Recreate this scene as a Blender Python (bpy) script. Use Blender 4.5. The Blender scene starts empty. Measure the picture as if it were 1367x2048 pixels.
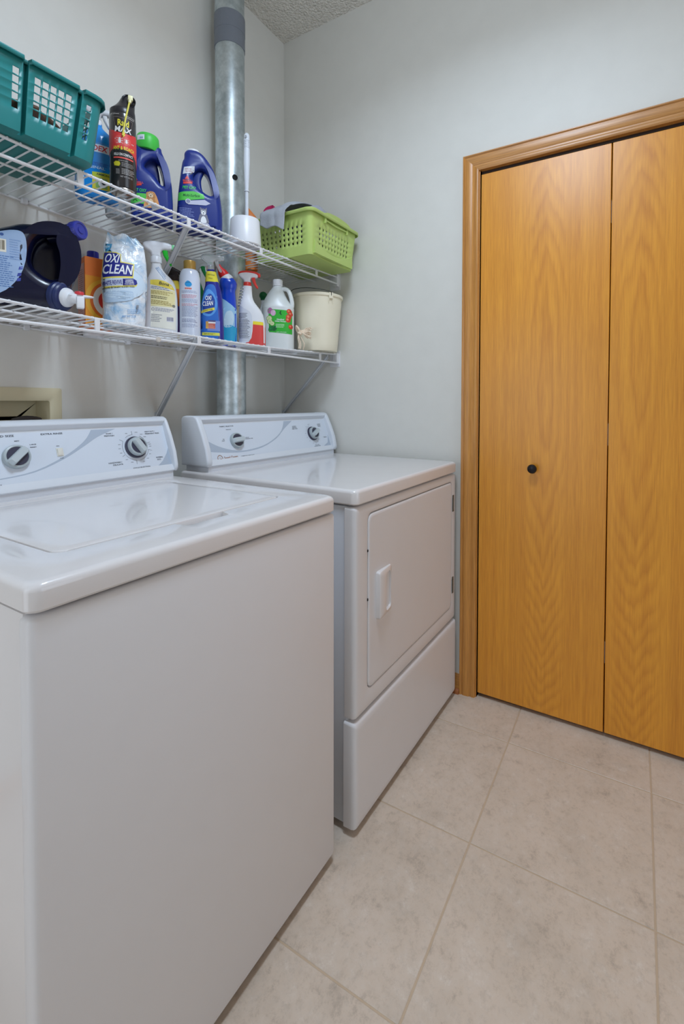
import bpy, bmesh, math, random
from mathutils import Vector, Matrix
from mathutils.bvhtree import BVHTree
from mathutils.geometry import tessellate_polygon
random.seed(7)
PI = math.pi
S = bpy.context.scene
COL = S.collection

# ---------------------------------------------------------------- camera, world, lights, exposure
F_PX, PPX, PPY = 941.9, 746.66, 828.88
cam_d = bpy.data.cameras.new('camera')
cam_d.sensor_fit = 'VERTICAL'; cam_d.sensor_height = 36.0; cam_d.sensor_width = 36.0
cam_d.lens = F_PX * 36.0 / 2048.0
cam_d.shift_x = (683.5 - PPX) / 2048.0
cam_d.shift_y = (PPY - 1024.0) / 2048.0
cam_d.clip_start = 0.02
cam = bpy.data.objects.new('camera', cam_d); COL.objects.link(cam)
yaw, pitch, roll = 1.0449, -0.0255, 0.0027
fw = Vector((math.sin(yaw) * math.cos(pitch), math.cos(yaw) * math.cos(pitch), math.sin(pitch)))
rt = Vector((math.cos(yaw), -math.sin(yaw), 0)); up = rt.cross(fw)
rt2 = math.cos(roll) * rt + math.sin(roll) * up; up2 = -math.sin(roll) * rt + math.cos(roll) * up
cam.matrix_world = Matrix(((rt2.x, up2.x, -fw.x, -1.7613), (rt2.y, up2.y, -fw.y, -1.5221), (rt2.z, up2.z, -fw.z, 1.1445), (0, 0, 0, 1)))
S.camera = cam
world = bpy.data.worlds.new('world'); S.world = world; world.use_nodes = True
world.node_tree.nodes['Background'].inputs[0].default_value = (0.75, 0.86, 1.0, 1)
world.node_tree.nodes['Background'].inputs[1].default_value = 1.0

def area(name, loc, target, sx, sy, power, col, spread=180):
    d = bpy.data.lights.new(name, 'AREA'); d.shape = 'RECTANGLE'; d.size = sx; d.size_y = sy
    d.energy = power; d.color = col; d.spread = math.radians(spread)
    o = bpy.data.objects.new(name, d); COL.objects.link(o); o.location = loc
    o.rotation_euler = (Vector(target) - Vector(loc)).to_track_quat('-Z', 'Y').to_euler()
    return o
LX, LY = -1.08, -1.16
area('ceiling_lamp_light', (LX, LY, 2.74), (LX, LY, 0), 0.36, 0.36, 11.5, (0.80, 0.96, 1.16), 156)
d_ = bpy.data.lights.new('ceiling_fill', 'POINT'); d_.energy = 6.8; d_.color = (0.80, 0.96, 1.16); d_.shadow_soft_size = 0.12  # point fill added below the fixture to lift ceiling and upper walls
o_ = bpy.data.objects.new('ceiling_fill', d_); COL.objects.link(o_); o_.location = (LX, LY, 2.40)
area('room_fill', (-1.1, -3.93, 1.45), (-1.1, 0, 1.45), 1.5, 1.8, 9.0, (0.90, 0.97, 1.06))  # fill lamp added behind the camera to brighten machine fronts and wall
area('side_fill', (-2.69, -0.62, 1.05), (0, -0.55, 0.95), 0.75, 1.4, 3.0, (0.94, 0.98, 1.04))  # fill lamp added to brighten the door wall and washer side
S.view_settings.view_transform = 'Standard'; S.view_settings.look = 'None'
S.view_settings.exposure = 0.17; S.view_settings.gamma = 1.0; S.view_settings.use_curve_mapping = False

# ---------------------------------------------------------------- materials
def lin(c):
    if isinstance(c, str):
        c = c.lstrip('#'); c = [int(c[i:i + 2], 16) for i in (0, 2, 4)]
    o = []
    for v in c:
        v = v / 255.0
        o.append(v / 12.92 if v <= 0.04045 else ((v + 0.055) / 1.055) ** 2.4)
    return (o[0], o[1], o[2], 1)
MATS = {}
def mat(name, col=(128, 128, 128), rough=0.4, metal=0.0, trans=0.0, coat=0.0, ior=1.45, alpha=1.0, sss=0.0, var=0.03, bump=0.0, bscale=200, spec=0.5):
    """plain procedural material with a faint noise in tone and, if asked, in relief"""
    if name in MATS: return MATS[name]
    m = bpy.data.materials.new(name); m.use_nodes = True; MATS[name] = m
    nt = m.node_tree; b = nt.nodes['Principled BSDF']
    c = lin(col)
    b.inputs['Base Color'].default_value = c
    b.inputs['Roughness'].default_value = rough; b.inputs['Metallic'].default_value = metal
    b.inputs['IOR'].default_value = ior; b.inputs['Specular IOR Level'].default_value = spec
    b.inputs['Transmission Weight'].default_value = trans; b.inputs['Coat Weight'].default_value = coat
    b.inputs['Alpha'].default_value = alpha
    if sss: b.inputs['Subsurface Weight'].default_value = sss; b.inputs['Subsurface Radius'].default_value = (0.01, 0.01, 0.01)
    if var or bump:
        tc = nt.nodes.new('ShaderNodeTexCoord')
        n = nt.nodes.new('ShaderNodeTexNoise'); n.inputs['Scale'].default_value = 14; n.inputs['Detail'].default_value = 4
        nt.links.new(tc.outputs['Object'], n.inputs['Vector'])
        if var:
            r = nt.nodes.new('ShaderNodeValToRGB')
            r.color_ramp.elements[0].position = 0.3; r.color_ramp.elements[1].position = 0.7
            r.color_ramp.elements[0].color = tuple(x * (1 - var) for x in c[:3]) + (1,)
            r.color_ramp.elements[1].color = tuple(min(1, x * (1 + var)) for x in c[:3]) + (1,)
            nt.links.new(n.outputs['Fac'], r.inputs['Fac']); nt.links.new(r.outputs['Color'], b.inputs['Base Color'])
        if bump:
            n2 = nt.nodes.new('ShaderNodeTexNoise'); n2.inputs['Scale'].default_value = bscale; n2.inputs['Detail'].default_value = 3
            nt.links.new(tc.outputs['Object'], n2.inputs['Vector'])
            bp = nt.nodes.new('ShaderNodeBump'); bp.inputs['Strength'].default_value = bump; bp.inputs['Distance'].default_value = 0.002
            nt.links.new(n2.outputs['Fac'], bp.inputs['Height']); nt.links.new(bp.outputs['Normal'], b.inputs['Normal'])
    return m
def ink(hexcol, rough=0.4):
    return mat('ink_' + hexcol.lstrip('#'), hexcol, rough, var=0)
def N(nt, kind, **kw):
    n = nt.nodes.new(kind)
    for k, v in kw.items():
        if k in n.inputs: n.inputs[k].default_value = v
        else: setattr(n, k, v)
    return n
def wall_mat(name, col, bump, scale, rough=0.55, dist=0.004):
    m = mat(name, col, rough, var=0.015)
    nt = m.node_tree; b = nt.nodes['Principled BSDF']; tc = N(nt, 'ShaderNodeTexCoord')
    n = N(nt, 'ShaderNodeTexNoise', Scale=scale, Detail=5.0, Roughness=0.6)
    bp = N(nt, 'ShaderNodeBump', Strength=bump, Distance=dist)
    nt.links.new(tc.outputs['Object'], n.inputs['Vector']); nt.links.new(n.outputs['Fac'], bp.inputs['Height']); nt.links.new(bp.outputs['Normal'], b.inputs['Normal'])
    return m
M_WALL = wall_mat('wall_paint', (222, 220, 213), 0.08, 60)
def popcorn():
    m = mat('popcorn_ceiling', (238, 233, 223), 0.9, var=0.02)
    nt = m.node_tree; b = nt.nodes['Principled BSDF']; tc = N(nt, 'ShaderNodeTexCoord')
    v = N(nt, 'ShaderNodeTexVoronoi', Scale=95.0); n = N(nt, 'ShaderNodeTexNoise', Scale=160.0, Detail=4.0)
    nt.links.new(tc.outputs['Object'], v.inputs['Vector']); nt.links.new(tc.outputs['Object'], n.inputs['Vector'])
    mx = N(nt, 'ShaderNodeMath', operation='SUBTRACT'); nt.links.new(n.outputs['Fac'], mx.inputs[0]); nt.links.new(v.outputs['Distance'], mx.inputs[1])
    bp = N(nt, 'ShaderNodeBump', Strength=1.0, Distance=0.008)
    nt.links.new(mx.outputs[0], bp.inputs['Height']); nt.links.new(bp.outputs['Normal'], b.inputs['Normal'])
    return m
M_CEIL = popcorn()
def oak(name, light, dark, axis='Z', cathedral=False, seed=0.0, rough=0.38, width=0.44, centre=0.0):
    """oak veneer: fine vertical pores plus, on a flat-sawn leaf, nested arches in a band"""
    m = bpy.data.materials.new(name); m.use_nodes = True; MATS[name] = m
    nt = m.node_tree; b = nt.nodes['Principled BSDF']; L = nt.links.new
    b.inputs['Roughness'].default_value = rough; b.inputs['Coat Weight'].default_value = 0.5; b.inputs['Coat Roughness'].default_value = 0.32
    tc = N(nt, 'ShaderNodeTexCoord')
    mp = N(nt, 'ShaderNodeMapping'); L(tc.outputs['Object'], mp.inputs['Vector'])
    mp.inputs['Location'].default_value = (seed, seed * 1.7, seed * 2.3)
    if axis == 'Y': mp.inputs['Rotation'].default_value = (PI / 2, 0, 0)
    pore = N(nt, 'ShaderNodeMapping'); L(mp.outputs[0], pore.inputs['Vector']); pore.inputs['Scale'].default_value = (300, 300, 9)
    n1 = N(nt, 'ShaderNodeTexNoise', Scale=1.0, Detail=3.0, Roughness=0.6); L(pore.outputs[0], n1.inputs['Vector'])
    st = N(nt, 'ShaderNodeMapping'); L(mp.outputs[0], st.inputs['Vector']); st.inputs['Scale'].default_value = (45, 45, 0.8)
    n2 = N(nt, 'ShaderNodeTexNoise', Scale=1.0, Detail=4.0, Roughness=0.55); L(st.outputs[0], n2.inputs['Vector'])
    n3 = N(nt, 'ShaderNodeTexNoise', Scale=2.2, Detail=2.0); L(mp.outputs[0], n3.inputs['Vector'])
    add = N(nt, 'ShaderNodeMath', operation='MULTIPLY_ADD'); add.inputs[1].default_value = 0.58; L(n1.outputs['Fac'], add.inputs[0])
    m2 = N(nt, 'ShaderNodeMath', operation='MULTIPLY'); m2.inputs[1].default_value = 0.42; L(n2.outputs['Fac'], m2.inputs[0])
    L(m2.outputs[0], add.inputs[2])
    fac = add.outputs[0]
    if cathedral:
        sep = N(nt, 'ShaderNodeSeparateXYZ'); L(tc.outputs['Object'], sep.inputs[0])
        wob = N(nt, 'ShaderNodeMapping'); L(mp.outputs[0], wob.inputs['Vector']); wob.inputs['Scale'].default_value = (16, 16, 2.6)
        nw = N(nt, 'ShaderNodeTexNoise', Scale=1.0, Detail=3.0, Roughness=0.55); L(wob.outputs[0], nw.inputs['Vector'])
        c0 = N(nt, 'ShaderNodeMath', operation='SUBTRACT'); L(sep.outputs['Y'], c0.inputs[0]); c0.inputs[1].default_value = centre
        sq = N(nt, 'ShaderNodeMath', operation='ABSOLUTE'); L(c0.outputs[0], sq.inputs[0])
        k = N(nt, 'ShaderNodeMath', operation='MULTIPLY'); L(sq.outputs[0], k.inputs[0]); k.inputs[1].default_value = 3.4
        z0 = N(nt, 'ShaderNodeMath', operation='SUBTRACT'); L(sep.outputs['Z'], z0.inputs[0]); z0.inputs[1].default_value = 1.25
        z2 = N(nt, 'ShaderNodeMath', operation='MULTIPLY'); L(z0.outputs[0], z2.inputs[0]); L(z0.outputs[0], z2.inputs[1])
        z = N(nt, 'ShaderNodeMath', operation='ADD'); L(z2.outputs[0], z.inputs[0]); L(k.outputs[0], z.inputs[1])
        w = N(nt, 'ShaderNodeMath', operation='MULTIPLY_ADD'); L(nw.outputs['Fac'], w.inputs[0]); w.inputs[1].default_value = 0.30; L(z.outputs[0], w.inputs[2])
        fr = N(nt, 'ShaderNodeMath', operation='MULTIPLY'); L(w.outputs[0], fr.inputs[0]); fr.inputs[1].default_value = 8.5
        fx = N(nt, 'ShaderNodeMath', operation='FRACT'); L(fr.outputs[0], fx.inputs[0])
        rp = N(nt, 'ShaderNodeValToRGB'); L(fx.outputs[0], rp.inputs['Fac'])
        rp.color_ramp.elements[0].position = 0.0; rp.color_ramp.elements[0].color = (0.1, 0.1, 0.1, 1)
        rp.color_ramp.elements[1].position = 1.0; rp.color_ramp.elements[1].color = (0.0, 0.0, 0.0, 1)
        e = rp.color_ramp.elements.new(0.22); e.color = (0.75, 0.75, 0.75, 1)
        e = rp.color_ramp.elements.new(0.45); e.color = (0.9, 0.9, 0.9, 1)
        # arches live in a band round the centre line
        bd = N(nt, 'ShaderNodeMapRange'); L(sq.outputs[0], bd.inputs['Value'])
        bd.inputs['From Min'].default_value = 0.040; bd.inputs['From Max'].default_value = 0.085; bd.inputs['To Min'].default_value = 0.17; bd.inputs['To Max'].default_value = 0.0
        mxr = N(nt, 'ShaderNodeMix', data_type='FLOAT'); L(bd.outputs[0], mxr.inputs[0]); L(add.outputs[0], mxr.inputs[2]); L(rp.outputs['Color'], mxr.inputs[3])
        fac = mxr.outputs[0]
    cr = N(nt, 'ShaderNodeValToRGB'); L(fac, cr.inputs['Fac'])
    cr.color_ramp.elements[0].position = 0.22; cr.color_ramp.elements[0].color = lin(dark)
    cr.color_ramp.elements[1].position = 0.66; cr.color_ramp.elements[1].color = lin(light)
    hs = N(nt, 'ShaderNodeHueSaturation'); L(cr.outputs[0], hs.inputs['Color'])
    mr = N(nt, 'ShaderNodeMapRange'); L(n3.outputs['Fac'], mr.inputs['Value']); mr.inputs['To Min'].default_value = 0.9; mr.inputs['To Max'].default_value = 1.1
    L(mr.outputs[0], hs.inputs['Value']); L(hs.outputs[0], b.inputs['Base Color'])
    bp = N(nt, 'ShaderNodeBump', Strength=0.12, Distance=0.001); L(n1.outputs['Fac'], bp.inputs['Height']); L(bp.outputs[0], b.inputs['Normal'])
    return m
OAK_L, OAK_D = (240, 164, 46), (198, 118, 22)
M_OAKPANEL = [oak('oak_veneer_leaf_a', OAK_L, OAK_D, 'Z', True, 0.0, centre=-0.018), oak('oak_veneer_leaf_b', OAK_L, OAK_D, 'Z', True, 3.1, centre=0.135)]
M_OAKV = oak('oak_trim_upright', (220, 154, 70), (152, 92, 30), 'Z', False, 1.3)
M_OAKH = oak('oak_trim_level', (212, 150, 78), (140, 88, 36), 'Y', False, 2.1)
def tile_mat():
    m = bpy.data.materials.new('stone_look_tile'); m.use_nodes = True; MATS['tile'] = m
    nt = m.node_tree; b = nt.nodes['Principled BSDF']; L = nt.links.new
    b.inputs['Roughness'].default_value = 0.42
    tc = N(nt, 'ShaderNodeTexCoord'); oi = N(nt, 'ShaderNodeObjectInfo')
    v = N(nt, 'ShaderNodeVectorMath', operation='SCALE'); v.inputs[0].default_value = (37, 23, 11); L(oi.outputs['Random'], v.inputs['Scale'])
    a = N(nt, 'ShaderNodeVectorMath', operation='ADD'); L(tc.outputs['Object'], a.inputs[0]); L(v.outputs[0], a.inputs[1])
    n1 = N(nt, 'ShaderNodeTexNoise', Scale=6.0, Detail=9.0, Roughness=0.7); L(a.outputs[0], n1.inputs['Vector'])
    n2 = N(nt, 'ShaderNodeTexNoise', Scale=22.0, Detail=9.0, Roughness=0.78, Distortion=0.15); L(a.outputs[0], n2.inputs['Vector'])
    n3 = N(nt, 'ShaderNodeTexNoise', Scale=60.0, Detail=6.0, Roughness=0.8, Distortion=0.0); L(a.outputs[0], n3.inputs['Vector'])
    c1 = N(nt, 'ShaderNodeValToRGB'); L(n1.outputs['Fac'], c1.inputs['Fac'])
    c1.color_ramp.elements[0].position = 0.3; c1.color_ramp.elements[0].color = lin((182, 166, 150))
    c1.color_ramp.elements[1].position = 0.7; c1.color_ramp.elements[1].color = lin((230, 212, 196))
    e = c1.color_ramp.elements.new(0.5); e.color = lin((216, 198, 180))
    c2 = N(nt, 'ShaderNodeValToRGB'); L(n2.outputs['Fac'], c2.inputs['Fac'])
    c2.color_ramp.elements[0].position = 0.28; c2.color_ramp.elements[0].color = lin((150, 138, 126))
    c2.color_ramp.elements[1].position = 0.72; c2.color_ramp.elements[1].color = lin((238, 232, 222))
    e = c2.color_ramp.elements.new(0.45); e.color = lin((214, 198, 180)); e = c2.color_ramp.elements.new(0.58); e.color = lin((216, 203, 188))
    mx = N(nt, 'ShaderNodeMix', data_type='RGBA'); mx.inputs[0].default_value = 0.6; L(c1.outputs[0], mx.inputs[6]); L(c2.outputs[0], mx.inputs[7])
    c3 = N(nt, 'ShaderNodeValToRGB'); L(n3.outputs['Fac'], c3.inputs['Fac'])
    c3.color_ramp.elements[0].position = 0.3; c3.color_ramp.elements[0].color = (0.80, 0.79, 0.78, 1)
    c3.color_ramp.elements[1].position = 0.5; c3.color_ramp.elements[1].color = (1, 1, 1, 1)
    mm = N(nt, 'ShaderNodeMix', data_type='RGBA', blend_type='MULTIPLY'); mm.inputs[0].default_value = 0.8; L(mx.outputs[2], mm.inputs[6]); L(c3.outputs[0], mm.inputs[7])
    L(mm.outputs[2], b.inputs['Base Color'])
    bp = N(nt, 'ShaderNodeBump', Strength=0.12, Distance=0.002); L(n2.outputs['Fac'], bp.inputs['Height']); L(bp.outputs[0], b.inputs['Normal'])
    return m
M_TILE = tile_mat()
M_GROUT = mat('grout', (204, 182, 156), 0.8, bump=0.2)
M_WHITE = mat('white_enamel', (226, 222, 221), 0.2, coat=0.4, var=0.008)
M_FRONT = mat('white_enamel_front', (224, 222, 223), 0.36, coat=0.08, var=0.006, spec=0.35)
M_SIDE = mat('grey_white_enamel', (214, 218, 225), 0.35, var=0.01)
M_CONSOLE = mat('white_console_plastic', (220, 225, 232), 0.32, var=0.008)
M_FACE = mat('console_face_print', (214, 222, 233), 0.38, var=0.005)
M_DARK = mat('dark_gap', (28, 24, 22), 0.8)
M_FOOT = mat('black_rubber', (22, 22, 22), 0.7)
M_KNOB = mat('grey_knob_plastic', (170, 180, 184), 0.35)
M_KNOBTOP = mat('pale_knob_plastic', (190, 200, 204), 0.35)
M_SLATE = mat('slate_knob_insert', (62, 62, 80), 0.35)
M_SHELF = mat('white_vinyl_wire', (228, 228, 230), 0.35, var=0.01)
M_BRACE = mat('white_enamel_brace', (205, 208, 212), 0.35)
M_STEEL = mat('steel', (180, 180, 176), 0.3, metal=1.0)
def galv():
    m = mat('galvanised_steel', (176, 186, 188), 0.36, metal=0.85, var=0)
    nt = m.node_tree; b = nt.nodes['Principled BSDF']; L = nt.links.new
    tc = N(nt, 'ShaderNodeTexCoord'); n = N(nt, 'ShaderNodeTexNoise', Scale=24.0, Detail=6.0, Roughness=0.65); L(tc.outputs['Object'], n.inputs['Vector'])
    c = N(nt, 'ShaderNodeValToRGB'); L(n.outputs['Fac'], c.inputs['Fac'])
    c.color_ramp.elements[0].position = 0.32; c.color_ramp.elements[0].color = lin((168, 180, 184)); c.color_ramp.elements[1].position = 0.68; c.color_ramp.elements[1].color = lin((214, 224, 228))
    L(c.outputs[0], b.inputs['Base Color'])
    r = N(nt, 'ShaderNodeMapRange'); L(n.outputs['Fac'], r.inputs['Value']); r.inputs['To Min'].default_value = 0.46; r.inputs['To Max'].default_value = 0.32; L(r.outputs[0], b.inputs['Roughness'])
    return m
M_GALV = galv()

# ---------------------------------------------------------------- mesh building
def rrect(x0, x1, y0, y1, r, n=5, front=None):
    """closed rounded rectangle, counter-clockwise from the front (y0) left; 'front' adds points (x, dy) on the front edge"""
    pts = []
    for cx, cy, a0 in ((x0 + r, y0 + r, PI), (x1 - r, y0 + r, 1.5 * PI), (x1 - r, y1 - r, 0), (x0 + r, y1 - r, 0.5 * PI)):
        for i in range(n + 1):
            a = a0 + 0.5 * PI * i / n
            pts.append((cx + r * math.cos(a), cy + r * math.sin(a)))
        if front and a0 == PI:
            for fx, dy in front: pts.append((fx, y0 + dy))
    return pts
def smooth(pts, n=4, closed=True):
    out = []; k = len(pts)
    rng = range(k if closed else k - 1)
    for i in rng:
        if closed: p0, p1, p2, p3 = pts[(i - 1) % k], pts[i], pts[(i + 1) % k], pts[(i + 2) % k]
        else: p0, p1, p2, p3 = pts[max(i - 1, 0)], pts[i], pts[i + 1], pts[min(i + 2, k - 1)]
        for j in range(n):
            t = j / n
            out.append(tuple(0.5 * (2 * b + (c - a) * t + (2 * a - 5 * b + 4 * c - d) * t * t + (3 * b - a - 3 * c + d) * t ** 3) for a, b, c, d in zip(p0, p1, p2, p3)))
    if not closed: out.append(tuple(pts[-1]))
    return out
def ring(z, hw, hd, e=2.0, cx=0, cy=0, n=36):
    out = []
    for i in range(n):
        a = 2 * PI * i / n; c, s = math.cos(a), math.sin(a)
        out.append((cx + hw * math.copysign(abs(c) ** (2 / e), c), cy + hd * math.copysign(abs(s) ** (2 / e), s), z))
    return out
class MB:
    def __init__(self): self.v = []; self.f = []; self.m = []; self.s = []
    def add(self, vs, fs, m=0, sm=True, T=None):
        o = len(self.v)
        for p in vs: self.v.append(tuple(T @ Vector(p)) if T else tuple(p))
        for f in fs: self.f.append(tuple(o + i for i in f)); self.m.append(m); self.s.append(sm)
        return self
    def box(self, x0, x1, y0, y1, z0, z1, r=0.0, seg=2, m=0, T=None):
        bm = bmesh.new(); bmesh.ops.create_cube(bm, size=1)
        for v in bm.verts: v.co = Vector(((x0 + x1) / 2 + v.co.x * (x1 - x0), (y0 + y1) / 2 + v.co.y * (y1 - y0), (z0 + z1) / 2 + v.co.z * (z1 - z0)))
        if r: bmesh.ops.bevel(bm, geom=list(bm.edges), offset=r, segments=seg, profile=0.5, affect='EDGES')
        bm.verts.ensure_lookup_table(); bm.verts.index_update()
        self.add([v.co[:] for v in bm.verts], [[v.index for v in f.verts] for f in bm.faces], m, r > 0, T); bm.free(); return self
    def loft(self, rings, m=0, cap0=True, cap1=True, closed=False, T=None, sm=True):
        n = len(rings[0]); vs = [p for r in rings for p in r]; fs = []
        k = len(rings)
        for i in range(k if closed else k - 1):
            a, b = i * n, ((i + 1) % k) * n
            for j in range(n): fs.append((a + j, a + (j + 1) % n, b + (j + 1) % n, b + j))
        self.add(vs, fs, m, sm, T)
        if not closed:
            if cap0: self.add(rings[0], [tuple(reversed(range(n)))], m, False, T)
            if cap1: self.add(rings[-1], [tuple(range(n))], m, False, T)
        return self
    def lathe(self, prof, n=32, m=0, T=None, cap0=True, cap1=True):
        return self.loft([[(r * math.cos(2 * PI * i / n), r * math.sin(2 * PI * i / n), z) for i in range(n)] for r, z in prof], m, cap0, cap1, T=T)
    def tube(self, path, r, n=8, m=0, cap=True):
        path = [Vector(p) for p in path]; rings = []; nrm = None
        for i, p in enumerate(path):
            t = (path[min(i + 1, len(path) - 1)] - path[max(i - 1, 0)]).normalized()
            if nrm is None: nrm = t.orthogonal().normalized()
            else: nrm = (nrm - t * nrm.dot(t)).normalized()
            bn = t.cross(nrm); rr = r[i] if isinstance(r, (list, tuple)) else r
            rings.append([tuple(p + rr * (math.cos(2 * PI * j / n) * nrm + math.sin(2 * PI * j / n) * bn)) for j in range(n)])
        return self.loft(rings, m, cap, cap)
    def extrude(self, outline, a0, a1, axis='X', m=0):
        """flat outline (p, q) swept along an axis; sharp sides"""
        def P(p, q, a): return {'X': (a, p, q), 'Y': (p, a, q), 'Z': (p, q, a)}[axis]
        n = len(outline)
        tris = tessellate_polygon([[Vector((p, q, 0)) for p, q in outline]])
        vs = [P(p, q, a0) for p, q in outline] + [P(p, q, a1) for p, q in outline]
        fs = [(i, (i + 1) % n, n + (i + 1) % n, n + i) for i in range(n)] + [tuple(t) for t in tris] + [tuple(n + i for i in t) for t in tris]
        return self.add(vs, fs, m, False)
    def slab(self, outline, thick, bev, holes=(), m=0, T=None, seg=3, fn=None):
        """rounded plate: outline in (x, z), thickness along y, centred on y = 0"""
        cu = bpy.data.curves.new('tmp', 'CURVE'); cu.dimensions = '2D'; cu.fill_mode = 'BOTH'
        cu.extrude = max(thick / 2 - bev, 0.0); cu.bevel_depth = bev; cu.bevel_resolution = seg; cu.offset = -bev
        for pts in [outline] + list(holes):
            sp = cu.splines.new('POLY'); sp.points.add(len(pts) - 1)
            for q, p in zip(sp.points, pts): q.co = (p[0], p[1], 0, 1)
            sp.use_cyclic_u = True
        o = bpy.data.objects.new('tmp', cu); COL.objects.link(o)
        dg = bpy.context.evaluated_depsgraph_get(); me = bpy.data.meshes.new_from_object(o.evaluated_get(dg))
        bm = bmesh.new(); bm.from_mesh(me); bmesh.ops.remove_doubles(bm, verts=list(bm.verts), dist=1e-5)
        bmesh.ops.recalc_face_normals(bm, faces=list(bm.faces)); bm.verts.index_update()
        vs = [(v.co.x, -v.co.z, v.co.y) for v in bm.verts]
        if fn: vs = [fn(p) for p in vs]
        self.add(vs, [[v.index for v in f.verts] for f in bm.faces], m, True, T)
        bm.free(); bpy.data.objects.remove(o); bpy.data.curves.remove(cu); bpy.data.meshes.remove(me); return self
    def obj(self, name, mats, parent=None, loc=None, rz=0, autosmooth=True):
        me = bpy.data.meshes.new(name); me.from_pydata(self.v, [], self.f)
        for mm in (mats if isinstance(mats, (list, tuple)) else [mats]): me.materials.append(mm)
        for p, mi, sm in zip(me.polygons, self.m, self.s): p.material_index = mi; p.use_smooth = sm
        bm = bmesh.new(); bm.from_mesh(me); bmesh.ops.recalc_face_normals(bm, faces=list(bm.faces)); bm.to_mesh(me); bm.free()
        if autosmooth:
            try: me.set_sharp_from_angle(angle=math.radians(38))
            except Exception: pass
        o = bpy.data.objects.new(name, me); COL.objects.link(o)
        if parent: o.parent = parent
        if loc: o.location = loc
        o.rotation_euler = (0, 0, rz)
        return o
    def bvh(self): return BVHTree.FromPolygons([Vector(p) for p in self.v], self.f)
def tag(o, label=None, cat=None, group=None, kind=None):
    for k, v in (('label', label), ('category', cat), ('group', group), ('kind', kind)):
        if v: o[k] = v
    return o
def thing(name, label, cat, loc=(0, 0, 0), rz=0, group=None):
    o = bpy.data.objects.new(name, None); COL.objects.link(o); o.empty_display_size = 0.05
    o.location = loc; o.rotation_euler = (0, 0, rz)
    return tag(o, label, cat, group)

# flat art (lettering, labels) laid on real surfaces
TXT = {}
def text_mesh(s):
    if s in TXT: return TXT[s]
    cu = bpy.data.curves.new('tmp', 'FONT'); cu.body = s; cu.resolution_u = 3; cu.offset = 0.020
    o = bpy.data.objects.new('tmp', cu); COL.objects.link(o)
    dg = bpy.context.evaluated_depsgraph_get(); me = bpy.data.meshes.new_from_object(o.evaluated_get(dg))
    vs = [(v.co.x, v.co.y) for v in me.vertices]; fs = [tuple(p.vertices) for p in me.polygons]
    x0, x1 = min(v[0] for v in vs), max(v[0] for v in vs); y0, y1 = min(v[1] for v in vs), max(v[1] for v in vs)
    r = ([((x - (x0 + x1) / 2) / (x1 - x0), (y - (y0 + y1) / 2) / (y1 - y0)) for x, y in vs], fs, (x1 - x0) / (y1 - y0))
    bpy.data.objects.remove(o); bpy.data.curves.remove(cu); bpy.data.meshes.remove(me); TXT[s] = r
    return r
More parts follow.
